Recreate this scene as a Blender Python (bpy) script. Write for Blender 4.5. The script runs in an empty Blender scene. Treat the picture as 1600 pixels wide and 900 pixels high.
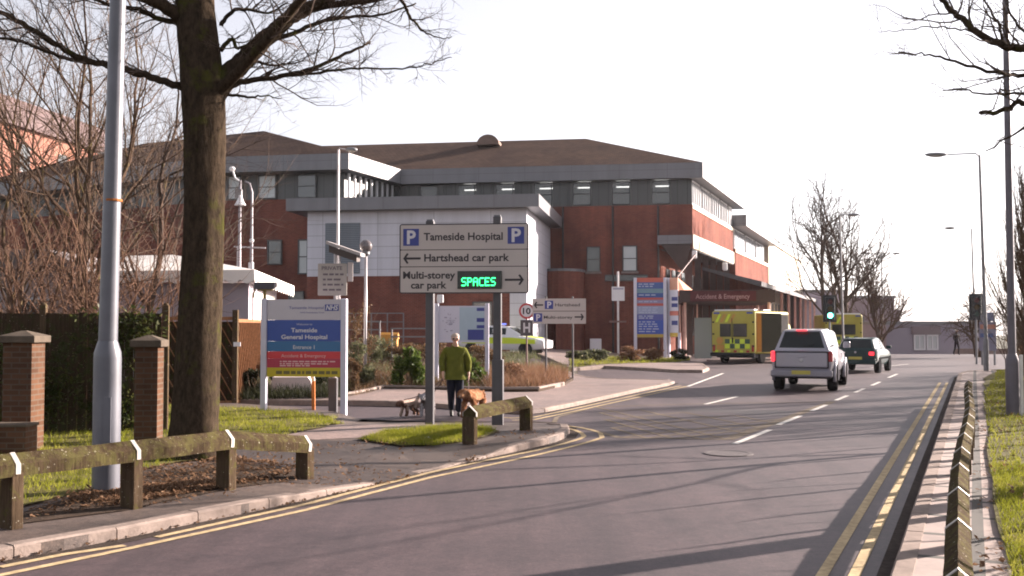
import bpy, bmesh, math, random
from mathutils import Vector, Matrix
from mathutils.geometry import delaunay_2d_cdt
R = math.radians
SC = bpy.context.scene
COL = SC.collection
# ------------------------------------------------------------------ camera
F_PX, EYE, PITCH = 1600.0, 1.85, math.atan(61/1600)
cam_d = bpy.data.cameras.new('camera'); cam = bpy.data.objects.new('camera', cam_d); COL.objects.link(cam)
cam_d.sensor_width = 36; cam_d.lens = 36*F_PX/1600; cam_d.clip_end = 2000; cam_d.clip_start = .05
cam.location = (0, 0, EYE); cam.rotation_euler = (math.pi/2+PITCH, 0, 0)
SC.camera = cam
# ------------------------------------------------------------------ sky, sun, exposure
SUN_AZ, SUN_EL = R(29), R(18)            # azimuth measured from +X (right) towards +Y (ahead)
w = bpy.data.worlds.new('World'); SC.world = w; w.use_nodes = True
nt = w.node_tree; nt.nodes.clear()
sky = nt.nodes.new('ShaderNodeTexSky'); sky.sky_type = 'NISHITA'; sky.sun_disc = False
sky.sun_elevation = SUN_EL; sky.sun_rotation = R(90)-SUN_AZ
sky.air_density = 1.0; sky.dust_density = 1.6; sky.ozone_density = 1.0; sky.altitude = 100
hs = nt.nodes.new('ShaderNodeHueSaturation'); hs.inputs['Saturation'].default_value = .26
tint = nt.nodes.new('ShaderNodeMix'); tint.data_type = 'RGBA'; tint.blend_type = 'MULTIPLY'
tint.inputs['Factor'].default_value = 1; tint.inputs['B'].default_value = (1.0, .955, .99, 1)
bg = nt.nodes.new('ShaderNodeBackground'); bg.inputs['Strength'].default_value = .062
wo = nt.nodes.new('ShaderNodeOutputWorld')
nt.links.new(sky.outputs[0], hs.inputs['Color']); nt.links.new(hs.outputs[0], tint.inputs['A'])
nt.links.new(tint.outputs['Result'], bg.inputs['Color']); nt.links.new(bg.outputs[0], wo.inputs['Surface'])
sl = bpy.data.lights.new('sun', 'SUN'); sl.energy = 5.0; sl.angle = R(.5); sl.color = (1.0, .86, .765)
so = bpy.data.objects.new('sun', sl); COL.objects.link(so)
sdir = Vector((math.cos(SUN_EL)*math.cos(SUN_AZ), math.cos(SUN_EL)*math.sin(SUN_AZ), math.sin(SUN_EL)))
so.rotation_euler = sdir.to_track_quat('Z', 'Y').to_euler(); so.location = sdir*60
vs = SC.view_settings; vs.view_transform = 'Standard'; vs.look = 'None'; vs.gamma = 1; vs.exposure = 2.12
try: vs.use_curve_mapping = False
except Exception: pass
SC.cycles.use_denoising = True; SC.cycles.filter_width = 1.9
SC.cycles.max_bounces = 6; SC.cycles.transparent_max_bounces = 16
# ------------------------------------------------------------------ ground shape, pixel -> world
def S(t):
    t = max(0., min(1., t)); return t*t*(3-2*t)
def tz(x, y):
    return .45*S((y-38)/14)*S((9-x)/8) - 1.6*S((y-69)/26)
CP, SP = math.cos(PITCH), math.sin(PITCH)
def ray(px, py):
    u, v = (px-800)/F_PX, (450-py)/F_PX
    return Vector((u, CP-v*SP, SP+v*CP))
def G(px, py, off=0.):                    # ground point seen at a photograph pixel
    d = ray(px, py); z = off
    for _ in range(8):
        t = (z-EYE)/d.z; p = Vector((d.x*t, d.y*t, z)); z = tz(p.x, p.y)+off
    return p
def D(px, py, Y):                         # point at depth Y on the ray of a pixel
    d = ray(px, py); t = Y/d.y
    return Vector((d.x*t, Y, EYE+d.z*t))
def gx(px, Y): return Vector((D(px, 511, Y).x, Y, 0))
RD, RNV = Vector((.411, .9116, 0)).normalized(), Vector((.9116, -.411, 0)).normalized()
def RN(s, n): return RD*s + RNV*n
# ------------------------------------------------------------------ materials
MATS = {}
def new_mat(name):
    m = bpy.data.materials.new(name); m.use_nodes = True
    b = m.node_tree.nodes['Principled BSDF']; MATS[name] = m
    return m, m.node_tree, b
def nd(nt, t, **kw):
    n = nt.nodes.new(t)
    for k, v in kw.items():
        if k in n.inputs: n.inputs[k].default_value = v
        else: setattr(n, k, v)
    return n
def c4(c): return (c[0], c[1], c[2], 1)
def pos(nt, scale=(1, 1, 1), rotz=0):
    g = nd(nt, 'ShaderNodeNewGeometry'); mp = nd(nt, 'ShaderNodeMapping')
    mp.inputs['Scale'].default_value = scale; mp.inputs['Rotation'].default_value = (0, 0, rotz)
    nt.links.new(g.outputs['Position'], mp.inputs['Vector']); return mp.outputs[0]
def noise(nt, vec, scale, detail=4, rough=.6):
    n = nd(nt, 'ShaderNodeTexNoise', Scale=scale, Detail=detail, Roughness=rough)
    nt.links.new(vec, n.inputs['Vector']); return n.outputs['Fac']
def ramp(nt, fac, stops):
    r = nd(nt, 'ShaderNodeValToRGB'); e = r.color_ramp.elements
    while len(e) < len(stops): e.new(.5)
    for el, (p, c) in zip(e, stops): el.position = p; el.color = c4(c) if len(c) == 3 else c
    nt.links.new(fac, r.inputs[0]); return r.outputs[0]
def mix(nt, a, b, fac, mode='MIX'):
    m = nd(nt, 'ShaderNodeMix', data_type='RGBA', blend_type=mode)
    for sock, v in (('Factor', fac), ('A', a), ('B', b)):
        i = [x for x in m.inputs if x.name == sock and (x.type == ('VALUE' if sock == 'Factor' else 'RGBA'))][0]
        if hasattr(v, 'is_output') or isinstance(v, bpy.types.NodeSocket): nt.links.new(v, i)
        elif sock == 'Factor': i.default_value = v
        else: i.default_value = c4(v)
    return [o for o in m.outputs if o.type == 'RGBA'][0]
def bump(nt, b, h, strength=.4, dist=.02):
    bp = nd(nt, 'ShaderNodeBump', Strength=strength, Distance=dist)
    nt.links.new(h, bp.inputs['Height']); nt.links.new(bp.outputs[0], b.inputs['Normal'])
def mat(name, col, rough=.65, metal=0, var=.18, scale=4., bmp=0., emit=None, spec=.5, coat=0, big=.6):
    if name in MATS: return MATS[name]
    m, nt, b = new_mat(name)
    b.inputs['Roughness'].default_value = rough; b.inputs['Metallic'].default_value = metal
    b.inputs['Specular IOR Level'].default_value = spec; b.inputs['Coat Weight'].default_value = coat
    if spec < .06: b.inputs['IOR'].default_value = 1.0
    elif rough > .7: b.inputs['IOR'].default_value = 1.2
    if var > 0:
        p = pos(nt); n1 = noise(nt, p, scale, 6); n2 = noise(nt, p, big, 3)
        c = ramp(nt, n1, [(.25, [x*(1-var) for x in col]), (.75, [min(1, x*(1+var)) for x in col])])
        c = mix(nt, c, ramp(nt, n2, [(.3, (1-var*.6,)*3), (.7, (1+var*.3,)*3)]), 1., 'MULTIPLY')
        nt.links.new(c, b.inputs['Base Color'])
        if bmp: bump(nt, b, noise(nt, p, scale*6, 5), bmp)
    else: b.inputs['Base Color'].default_value = c4(col)
    if emit:
        b.inputs['Emission Color'].default_value = c4(emit[0]); b.inputs['Emission Strength'].default_value = emit[1]
    return m
def wall_uv(nt):                          # (along the wall, up) for any upright face
    g = nd(nt, 'ShaderNodeNewGeometry')
    cr = nd(nt, 'ShaderNodeVectorMath', operation='CROSS_PRODUCT'); cr.inputs[0].default_value = (0, 0, 1)
    nt.links.new(g.outputs['True Normal'], cr.inputs[1])
    nz = nd(nt, 'ShaderNodeVectorMath', operation='NORMALIZE'); nt.links.new(cr.outputs[0], nz.inputs[0])
    dt = nd(nt, 'ShaderNodeVectorMath', operation='DOT_PRODUCT')
    nt.links.new(nz.outputs[0], dt.inputs[0]); nt.links.new(g.outputs['Position'], dt.inputs[1])
    sx = nd(nt, 'ShaderNodeSeparateXYZ'); nt.links.new(g.outputs['Position'], sx.inputs[0])
    cb = nd(nt, 'ShaderNodeCombineXYZ'); nt.links.new(dt.outputs['Value'], cb.inputs[0]); nt.links.new(sx.outputs[2], cb.inputs[1])
    return cb.outputs[0]
def brick_mat(name, c1, c2, mortar, bw=.225, rh=.075, ms=.011):
    m, nt, b = new_mat(name); uv = wall_uv(nt)
    t = nd(nt, 'ShaderNodeTexBrick', Scale=1.0); t.inputs['Brick Width'].default_value = bw; t.inputs['Row Height'].default_value = rh
    t.inputs['Mortar Size'].default_value = ms; t.inputs['Color1'].default_value = c4(c1); t.inputs['Color2'].default_value = c4(c2)
    t.inputs['Mortar'].default_value = c4(mortar); t.inputs['Mortar Smooth'].default_value = .2; t.inputs['Bias'].default_value = -.1
    nt.links.new(uv, t.inputs['Vector'])
    p = pos(nt); n = noise(nt, p, .45, 5, .65)
    c = mix(nt, t.outputs['Color'], ramp(nt, n, [(.28, (.62, .63, .66)), (.5, (.95, .95, .95)), (.72, (1.25, 1.18, 1.1))]), 1., 'MULTIPLY')
    st = noise(nt, pos(nt, (1.5, 1.5, .12)), 1.2, 5)
    c = mix(nt, c, ramp(nt, st, [(.35, (.75, .74, .74)), (.6, (1.05, 1.05, 1.05))]), .7, 'MULTIPLY')
    nt.links.new(c, b.inputs['Base Color']); b.inputs['Roughness'].default_value = .85
    b.inputs['Specular IOR Level'].default_value = .25; b.inputs['IOR'].default_value = 1.12
    bump(nt, b, t.outputs['Fac'], -.3, .01); return m
def panel_mat(name, col, bw, rh, ms=.02, gap=.5, rough=.45):
    m, nt, b = new_mat(name); uv = wall_uv(nt)
    t = nd(nt, 'ShaderNodeTexBrick', Scale=1.0, offset=0.0); t.inputs['Brick Width'].default_value = bw; t.inputs['Row Height'].default_value = rh
    t.inputs['Mortar Size'].default_value = ms; t.inputs['Color1'].default_value = c4(col); t.inputs['Color2'].default_value = c4([x*.95 for x in col])
    t.inputs['Mortar'].default_value = c4([x*gap for x in col]); nt.links.new(uv, t.inputs['Vector'])
    st = noise(nt, pos(nt, (1.2, 1.2, .1)), 1.6, 5)
    c = mix(nt, t.outputs['Color'], ramp(nt, st, [(.3, (.86, .85, .85)), (.65, (1.03, 1.03, 1.03))]), 1., 'MULTIPLY')
    nt.links.new(c, b.inputs['Base Color']); b.inputs['Roughness'].default_value = rough
    bump(nt, b, t.outputs['Fac'], -.25, .01); return m
def roof_mat(name, c1, c2, bw=.3, rh=.12):
    m, nt, b = new_mat(name); g = nd(nt, 'ShaderNodeNewGeometry')
    uv = wall_uv(nt); t = nd(nt, 'ShaderNodeTexBrick', Scale=1.0)
    t.inputs['Brick Width'].default_value = bw; t.inputs['Row Height'].default_value = rh; t.inputs['Mortar Size'].default_value = .012
    t.inputs['Color1'].default_value = c4(c1); t.inputs['Color2'].default_value = c4(c2); t.inputs['Mortar'].default_value = c4([x*.5 for x in c1])
    nt.links.new(uv, t.inputs['Vector']); p = pos(nt)
    c = mix(nt, t.outputs['Color'], ramp(nt, noise(nt, p, .35, 6, .7), [(.3, (.7, .68, .7)), (.7, (1.2, 1.1, 1.0))]), 1., 'MULTIPLY')
    nt.links.new(c, b.inputs['Base Color']); b.inputs['Roughness'].default_value = .9; b.inputs['Specular IOR Level'].default_value = .15; b.inputs['IOR'].default_value = 1.12
    bump(nt, b, t.outputs['Fac'], -.4, .02); return m
def asphalt(name, base, warm, streak=True):
    m, nt, b = new_mat(name); p = pos(nt)
    al = pos(nt, (1.6, .09, 1), R(24.3))
    c = ramp(nt, noise(nt, p, 120, 3, .7), [(.25, [x*.6 for x in base]), (.55, base), (.8, [x*1.7 for x in warm])])
    c = mix(nt, c, ramp(nt, noise(nt, p, 26, 4, .75), [(.3, (.62, .62, .64)), (.5, (1, 1, 1)), (.74, (1.45, 1.4, 1.36))]), 1., 'MULTIPLY')
    c = mix(nt, c, ramp(nt, noise(nt, p, 7, 5, .7), [(.34, (.8, .8, .82)), (.66, (1.2, 1.18, 1.16))]), 1., 'MULTIPLY')
    c = mix(nt, c, ramp(nt, noise(nt, p, .5, 6, .65), [(.3, (.72, .72, .75)), (.7, (1.22, 1.16, 1.14))]), 1., 'MULTIPLY')
    if streak: c = mix(nt, c, ramp(nt, noise(nt, al, 1.3, 5, .6), [(.32, (.74, .74, .76)), (.66, (1.18, 1.15, 1.14))]), 1., 'MULTIPLY')
    v = nd(nt, 'ShaderNodeTexVoronoi', feature='DISTANCE_TO_EDGE', Scale=.33)
    wv = nd(nt, 'ShaderNodeVectorMath', operation='ADD'); nt.links.new(p, wv.inputs[0])
    nz = nd(nt, 'ShaderNodeTexNoise', Scale=1.7, Detail=5.); nt.links.new(p, nz.inputs['Vector']); nt.links.new(nz.outputs['Color'], wv.inputs[1])
    nt.links.new(wv.outputs[0], v.inputs['Vector'])
    c = mix(nt, c, ramp(nt, v.outputs['Distance'], [(.0, (.45, .45, .45)), (.010, (1, 1, 1))]), .22, 'MULTIPLY')
    nt.links.new(c, b.inputs['Base Color']); b.inputs['Roughness'].default_value = .62; b.inputs['Specular IOR Level'].default_value = .5; b.inputs['IOR'].default_value = 1.4
    bump(nt, b, noise(nt, p, 90, 4, .7), .25, .006); return m
def foliage(name, a, b_, c_, scale=9, rough=.6, spec=.3):
    m, nt, b = new_mat(name); p = pos(nt)
    c = ramp(nt, noise(nt, p, scale, 3, .7), [(.3, a), (.5, b_), (.72, c_)])
    nt.links.new(c, b.inputs['Base Color']); b.inputs['Roughness'].default_value = rough; b.inputs['Specular IOR Level'].default_value = spec; b.inputs['IOR'].default_value = 1.2
    tr = nd(nt, 'ShaderNodeBsdfTranslucent'); nt.links.new(c, tr.inputs[0])
    mx = nd(nt, 'ShaderNodeMixShader', Fac=.35); o = nt.nodes['Material Output']
    nt.links.new(b.outputs[0], mx.inputs[1]); nt.links.new(tr.outputs[0], mx.inputs[2]); nt.links.new(mx.outputs[0], o.inputs[0]); return m
def bark(name, dark, light, moss, mossy=.5, sz=1.):
    m, nt, b = new_mat(name)
    f = noise(nt, pos(nt, (1, 1, .42)), 18*sz, 7, .75); p = pos(nt)
    c = ramp(nt, f, [(.3, dark), (.68, light)])
    mm = ramp(nt, noise(nt, p, 2.2*sz, 5, .7), [(.62-mossy*.25, (0, 0, 0)), (.74-mossy*.2, (1, 1, 1))])
    c = mix(nt, c, moss, mm); nt.links.new(c, b.inputs['Base Color']); b.inputs['Roughness'].default_value = .95
    b.inputs['Specular IOR Level'].default_value = .1; b.inputs['IOR'].default_value = 1.12
    bump(nt, b, f, .9, .03); return m
def glass(name, col, trans=.0, rough=.06):
    m, nt, b = new_mat(name); b.inputs['Base Color'].default_value = c4(col); b.inputs['Roughness'].default_value = rough
    b.inputs['Specular IOR Level'].default_value = .8
    if trans:
        t = nd(nt, 'ShaderNodeBsdfTransparent'); mx = nd(nt, 'ShaderNodeMixShader', Fac=trans); o = nt.nodes['Material Output']
        nt.links.new(b.outputs[0], mx.inputs[1]); nt.links.new(t.outputs[0], mx.inputs[2]); nt.links.new(mx.outputs[0], o.inputs[0])
    return m
def timber(name, col, moss=None, mfac=.5):
    m, nt, b = new_mat(name)
    f = noise(nt, pos(nt, (6, 6, .7)), 5, 6, .65); p = pos(nt)
    c = ramp(nt, f, [(.3, [x*.55 for x in col]), (.7, [x*1.25 for x in col])])
    if moss:
        mm = ramp(nt, noise(nt, p, 7, 6, .75), [(.6-mfac*.3, (0, 0, 0)), (.68-mfac*.2, (1, 1, 1))]); c = mix(nt, c, moss, mm)
        sp = ramp(nt, noise(nt, p, 34, 3, .6), [(.66, (0, 0, 0)), (.72, (1, 1, 1))]); c = mix(nt, c, (.36, .33, .26), sp)
    nt.links.new(c, b.inputs['Base Color']); b.inputs['Roughness'].default_value = .9; b.inputs['Specular IOR Level'].default_value = .15; b.inputs['IOR'].default_value = 1.12
    bump(nt, b, f, .6, .015); return m
# ------------------------------------------------------------------ mesh building
class MB:
    def __init__(s): s.v = []; s.f = []; s.m = []; s.mi = 0
    def add(s, vs, fs):
        o = len(s.v); s.v += [Vector(v) for v in vs]
        for f in fs: s.f.append([i+o for i in f]); s.m.append(s.mi)
        return s
    def xf(s, mtx, start=0):
        for i in range(start, len(s.v)): s.v[i] = mtx @ s.v[i]
        return s
    def box(s, x0, x1, y0, y1, z0, z1, bev=0):
        if bev <= 0:
            vs = [(x, y, z) for z in (z0, z1) for y in (y0, y1) for x in (x0, x1)]
            return s.add(vs, [(0, 2, 3, 1), (4, 5, 7, 6), (0, 1, 5, 4), (2, 6, 7, 3), (0, 4, 6, 2), (1, 3, 7, 5)])
        b = bmesh.new(); bmesh.ops.create_cube(b, size=1)
        for v in b.verts: v.co = Vector(((x0+x1)/2+v.co.x*(x1-x0), (y0+y1)/2+v.co.y*(y1-y0), (z0+z1)/2+v.co.z*(z1-z0)))
        bmesh.ops.bevel(b, geom=b.edges[:], offset=bev, segments=2, affect='EDGES', profile=.5)
        b.verts.index_update(); s.add([v.co for v in b.verts], [[v.index for v in f.verts] for f in b.faces]); b.free(); return s
    def cbox(s, c, sz, rotz=0, bev=0, rot=None):
        n = len(s.v); s.box(-sz[0]/2, sz[0]/2, -sz[1]/2, sz[1]/2, -sz[2]/2, sz[2]/2, bev)
        m = Matrix.Translation(c) @ (rot.to_4x4() if rot else Matrix.Rotation(rotz, 4, 'Z')); return s.xf(m, n)
    def bar(s, a, b, w, h, bev=0):         # box beam from a to b
        a, b = Vector(a), Vector(b); d = b-a; n = len(s.v)
        s.box(-w/2, w/2, 0, d.length, -h/2, h/2, bev)
        y = d.normalized(); up = Vector((0, 0, 1)) if abs(y.z) < .98 else Vector((0, 1, 0)); x = y.cross(up).normalized(); z = x.cross(y)
        m = Matrix((x, y, z)).transposed().to_4x4(); m.translation = a; return s.xf(m, n)
    def prism(s, poly, z0, z1):            # upright prism over a counter-clockwise outline
        n = len(poly); vs = [(p[0], p[1], z0) for p in poly]+[(p[0], p[1], z1) for p in poly]
        fs = [list(range(n))[::-1], list(range(n, 2*n))]+[(i, (i+1) % n, n+(i+1) % n, n+i) for i in range(n)]
        return s.add(vs, fs)
    def prism_y(s, poly, y0, y1):          # outline in x,z pushed along y
        n = len(poly); vs = [(p[0], y0, p[1]) for p in poly]+[(p[0], y1, p[1]) for p in poly]
        fs = [list(range(n)), list(range(n, 2*n))[::-1]]+[(i, n+i, n+(i+1) % n, (i+1) % n) for i in range(n)]
        return s.add(vs, fs)
    def prism_x(s, poly, x0, x1):          # outline in y,z pushed along x
        n = len(poly); vs = [(x0, p[0], p[1]) for p in poly]+[(x1, p[0], p[1]) for p in poly]
        fs = [list(range(n))[::-1], list(range(n, 2*n))]+[(i, (i+1) % n, n+(i+1) % n, n+i) for i in range(n)]
        return s.add(vs, fs)
    def loft(s, secs, cap=True):           # closed rings with equal counts
        n = len(secs[0]); o = [p for sec in secs for p in sec]; fs = []
        for k in range(len(secs)-1):
            for i in range(n): j = (i+1) % n; fs.append((k*n+i, k*n+j, (k+1)*n+j, (k+1)*n+i))
        if cap: fs += [list(range(n))[::-1], list(range((len(secs)-1)*n, len(secs)*n))]
        return s.add(o, fs)
    def tube(s, pts, rad, sides=8, cap=True):
        pts = [Vector(p) for p in pts]; n = len(pts)
        if not hasattr(rad, '__len__'): rad = [rad]*n
        d = (pts[1]-pts[0]).normalized(); x = d.orthogonal().normalized(); o = len(s.v); cs = [(math.cos(2*math.pi*i/sides), math.sin(2*math.pi*i/sides)) for i in range(sides)]
        for k in range(n):
            d = (pts[min(k+1, n-1)]-pts[max(k-1, 0)])
            d = d.normalized() if d.length > 1e-9 else Vector((0, 0, 1))
            x = x-d*x.dot(d); x = x.normalized() if x.length > 1e-6 else d.orthogonal().normalized(); y = d.cross(x); r = rad[k]; p = pts[k]
            for c, q in cs: s.v.append(p+x*(c*r)+y*(q*r))
        for k in range(n-1):
            a = o+k*sides; b = a+sides
            for i in range(sides): j = (i+1) % sides; s.f.append([a+i, a+j, b+j, b+i]); s.m.append(s.mi)
        if cap:
            s.f.append([o+i for i in range(sides)][::-1]); s.m.append(s.mi)
            s.f.append([o+(n-1)*sides+i for i in range(sides)]); s.m.append(s.mi)
        return s
    def lathe(s, prof, c=(0, 0, 0), seg=20, axis='Z'):
        n = len(s.v); vs = []; fs = []
        for r, z in prof:
            for i in range(seg): a = 2*math.pi*i/seg; vs.append((r*math.cos(a), r*math.sin(a), z))
        for k in range(len(prof)-1):
            for i in range(seg): j = (i+1) % seg; fs.append((k*seg+i, k*seg+j, (k+1)*seg+j, (k+1)*seg+i))
        fs += [list(range(seg))[::-1], list(range((len(prof)-1)*seg, len(prof)*seg))]
        s.add(vs, fs); m = Matrix.Translation(c)
        if axis == 'X': m = m @ Matrix.Rotation(math.pi/2, 4, 'Y')
        if axis == 'Y': m = m @ Matrix.Rotation(math.pi/2, 4, 'X')
        return s.xf(m, n)
    def ball(s, c, r, seg=14, sc=(1, 1, 1)):
        prof = [(max(1e-4, r*math.sin(math.pi*k/8)), -r*math.cos(math.pi*k/8)) for k in range(9)]; n = len(s.v)
        s.lathe(prof, (0, 0, 0), seg); return s.xf(Matrix.Translation(c) @ Matrix.Diagonal((sc[0], sc[1], sc[2], 1)), n)
    def build(s, name, mats, parent=None, smooth=False, world=False):
        vs = s.v
        if parent is not None and world:
            inv = (Matrix.Translation(parent.location) @ parent.rotation_euler.to_matrix().to_4x4()).inverted(); vs = [inv @ v for v in vs]
        me = bpy.data.meshes.new(name); me.from_pydata([tuple(v) for v in vs], [], s.f)
        if not isinstance(mats, (list, tuple)): mats = [mats]
        for m in mats: me.materials.append(m)
        if len(mats) > 1: me.polygons.foreach_set('material_index', s.m)
        if smooth: me.polygons.foreach_set('use_smooth', [True]*len(me.polygons))
        b = bmesh.new(); b.from_mesh(me)
        if len(b.faces) < 40000: bmesh.ops.recalc_face_normals(b, faces=b.faces[:])
        b.to_mesh(me); b.free(); me.update()
        o = bpy.data.objects.new(name, me); COL.objects.link(o)
        if parent is not None: o.parent = parent
        return o
def smooth_angle(o, deg=35):
    me = o.data; me.polygons.foreach_set('use_smooth', [True]*len(me.polygons))
    b = bmesh.new(); b.from_mesh(me); lim = R(deg)
    for e in b.edges: e.smooth = not (len(e.link_faces) == 2 and e.calc_face_angle(0) > lim)
    b.to_mesh(me); b.free(); return o
def tag(o, label, cat, group=None, kind=None):
    o['label'] = label; o['category'] = cat
    if group: o['group'] = group
    if kind: o['kind'] = kind
    return o
def struct(o, kind='structure'): o['kind'] = kind; return o
def thing(name, label, cat, loc=(0, 0, 0), rotz=0, group=None):
    o = bpy.data.objects.new(name, None); COL.objects.link(o); o.empty_display_size = .3
    o.location = loc; o.rotation_euler = (0, 0, rotz); return tag(o, label, cat, group)
def dup(root, loc, rotz, label, group=None):
    r = root.copy(); COL.objects.link(r); r.location = loc; r.rotation_euler = (0, 0, rotz); r['label'] = label
    if group: r['group'] = group
    for ch in list(root.children):
        c = ch.copy(); COL.objects.link(c); c.parent = r
        for g in list(ch.children):
            d = g.copy(); COL.objects.link(d); d.parent = c
    return r
# text as a mesh in the x,z plane, facing -y
_CAP = {}
def text_mesh(body, bold=.0):
    cu = bpy.data.curves.new('lettering', 'FONT'); cu.body = body; cu.size = 1; cu.extrude = .0; cu.offset = bold; cu.resolution_u = 3
    o = bpy.data.objects.new('lettering', cu); COL.objects.link(o)
    dg = bpy.context.evaluated_depsgraph_get(); me = bpy.data.meshes.new_from_object(o.evaluated_get(dg))
    bpy.data.objects.remove(o); bpy.data.curves.remove(cu); return me
def lettering(body, x0, x1, z, cap, y, m, parent, bold=.012, align='L', name='lettering', slant=0):
    me = text_mesh(body, bold)
    if 'H' not in _CAP:
        h = text_mesh('H'); _CAP['H'] = max(v.co.y for v in h.vertices); bpy.data.meshes.remove(h)
    xs = [v.co.x for v in me.vertices]; a, b = min(xs), max(xs); sy = cap/_CAP['H']
    sx = (x1-x0)/(b-a) if x1 is not None else sy
    for v in me.vertices:
        X = (v.co.x-a)*sx; Z = v.co.y*sy; v.co = Vector((x0+X+Z*slant, y, z+Z))
    me.materials.append(m); o = bpy.data.objects.new(name, me); COL.objects.link(o); o.parent = parent; return o
def skin_mesh(name, verts, edges, m, parent=None, sub=2, root=0, smooth=True, disp=0):
    me = bpy.data.meshes.new(name); me.from_pydata([v[:3] for v in verts], edges, [])
    o = bpy.data.objects.new(name, me); COL.objects.link(o)
    sk = o.modifiers.new('skin', 'SKIN'); sk.use_smooth_shade = True; sk.branch_smoothing = .4
    lay = me.skin_vertices[0].data
    for i, v in enumerate(verts):
        r = v[3]; lay[i].radius = (r, r) if not hasattr(r, '__len__') else r; lay[i].use_root = (i == root)
    ss = o.modifiers.new('sub', 'SUBSURF'); ss.levels = sub; ss.render_levels = sub
    bpy.context.view_layer.update(); dg = bpy.context.evaluated_depsgraph_get()
    me2 = bpy.data.meshes.new_from_object(o.evaluated_get(dg)); bpy.data.objects.remove(o)
    if disp:
        rr = random.Random(5)
        for v in me2.vertices: v.co += v.normal*rr.uniform(-disp*.4, disp)
    for mm in (m if isinstance(m, list) else [m]): me2.materials.append(mm)
    me2.polygons.foreach_set('use_smooth', [smooth]*len(me2.polygons))
    o2 = bpy.data.objects.new(name, me2); COL.objects.link(o2)
    if parent: o2.parent = parent
    return o2
# ------------------------------------------------------------------ ground sheets
def inpoly(x, y, P):
    c = False; n = len(P); j = n-1
    for i in range(n):
        xi, yi = P[i][0], P[i][1]; xj, yj = P[j][0], P[j][1]
        if (yi > y) != (yj > y) and x < (xj-xi)*(y-yi)/(yj-yi)+xi: c = not c
        j = i
    return c
def dens(P, step, closed=True):
    out = []; n = len(P)
    for i in range(n if closed else n-1):
        a, b = Vector(P[i][:2]), Vector(P[(i+1) % n][:2]); k = max(1, int((b-a).length/step))
        for q in range(k): out.append(a+(b-a)*(q/k))
    if not closed: out.append(Vector(P[-1][:2]))
    return out
def sheet(name, P, off, m, step=1.5, skirt=0, wob=0, seed=1):
    f = off if callable(off) else (lambda x, y: off)
    B = dens(P, step); rr = random.Random(seed)
    if wob: B = [b+Vector((rr.uniform(-wob, wob), rr.uniform(-wob, wob))) for b in B]
    pts = list(B); n = len(B)
    x0, x1 = min(b.x for b in B), max(b.x for b in B); y0, y1 = min(b.y for b in B), max(b.y for b in B)
    x = x0+step/2
    while x < x1:
        y = y0+step/2
        while y < y1:
            if inpoly(x, y, B): pts.append(Vector((x+rr.uniform(-.1, .1)*step, y+rr.uniform(-.1, .1)*step)))
            y += step
        x += step
    r = delaunay_2d_cdt(pts, [(i, (i+1) % n) for i in range(n)], [list(range(n))], 1, 1e-5)
    b = MB(); b.add([(v.x, v.y, tz(v.x, v.y)+f(v.x, v.y)) for v in r[0]], [list(q) for q in r[2]])
    if skirt:
        vs = [(v.x, v.y, tz(v.x, v.y)+f(v.x, v.y)) for v in B]+[(v.x, v.y, tz(v.x, v.y)-skirt) for v in B]
        b.add(vs, [(i, (i+1) % n, n+(i+1) % n, n+i) for i in range(n)])
    o = b.build(name, m)
    me = o.data
    if not skirt:
        if sum(p.normal.z for p in me.polygons) < 0: me.flip_normals()
    return struct(o)
def walk(P, L):                            # points every L along an open line
    P = [Vector(p[:2]) for p in P]; out = [P[0].copy()]; need = L; i = 0; cur = P[0].copy()
    while i < len(P)-1:
        d = P[i+1]-cur
        if d.length >= need: cur = cur+d.normalized()*need; out.append(cur.copy()); need = L
        else: need -= d.length; cur = P[i+1].copy(); i += 1
    return out
def kerb(name, P, h, m, side=1, width=.13, L=.91, out=.015, down=.12, seed=3):
    f = h if callable(h) else (lambda x, y: h); W = walk(P, L); b = MB(); rr = random.Random(seed)
    for a, c in zip(W, W[1:]):
        d = (c-a).normalized(); n = Vector((-d.y, d.x))*side; a2, c2 = a+d*.005, c-d*.005; j = rr.uniform(-.004, .004)
        ring = []
        for q in (a2, c2):
            z = tz(q.x, q.y)+f(q.x, q.y)+j; o_ = q-n*out; i_ = q+n*width
            ring.append([(o_.x, o_.y, z-f(q.x, q.y)-down), (o_.x, o_.y, z-.02), (o_.x+n.x*.018, o_.y+n.y*.018, z), (i_.x, i_.y, z), (i_.x, i_.y, z-down)])
        b.loft(ring)
    return struct(b.build(name, m))
def line_sheet(b, P, width, off=.006, step=1.0, lat=0.0):
    P = dens(P, step, False); L = []
    for i, p in enumerate(P):
        d = (P[min(i+1, len(P)-1)]-P[max(i-1, 0)]).normalized(); n = Vector((-d.y, d.x)); L.append((p+n*(lat-width/2), p+n*(lat+width/2)))
    vs = [(q.x, q.y, tz(q.x, q.y)+off) for pr in L for q in pr]
    b.add(vs, [(2*i, 2*i+2, 2*i+3, 2*i+1) for i in range(len(L)-1)]); return b
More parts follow.
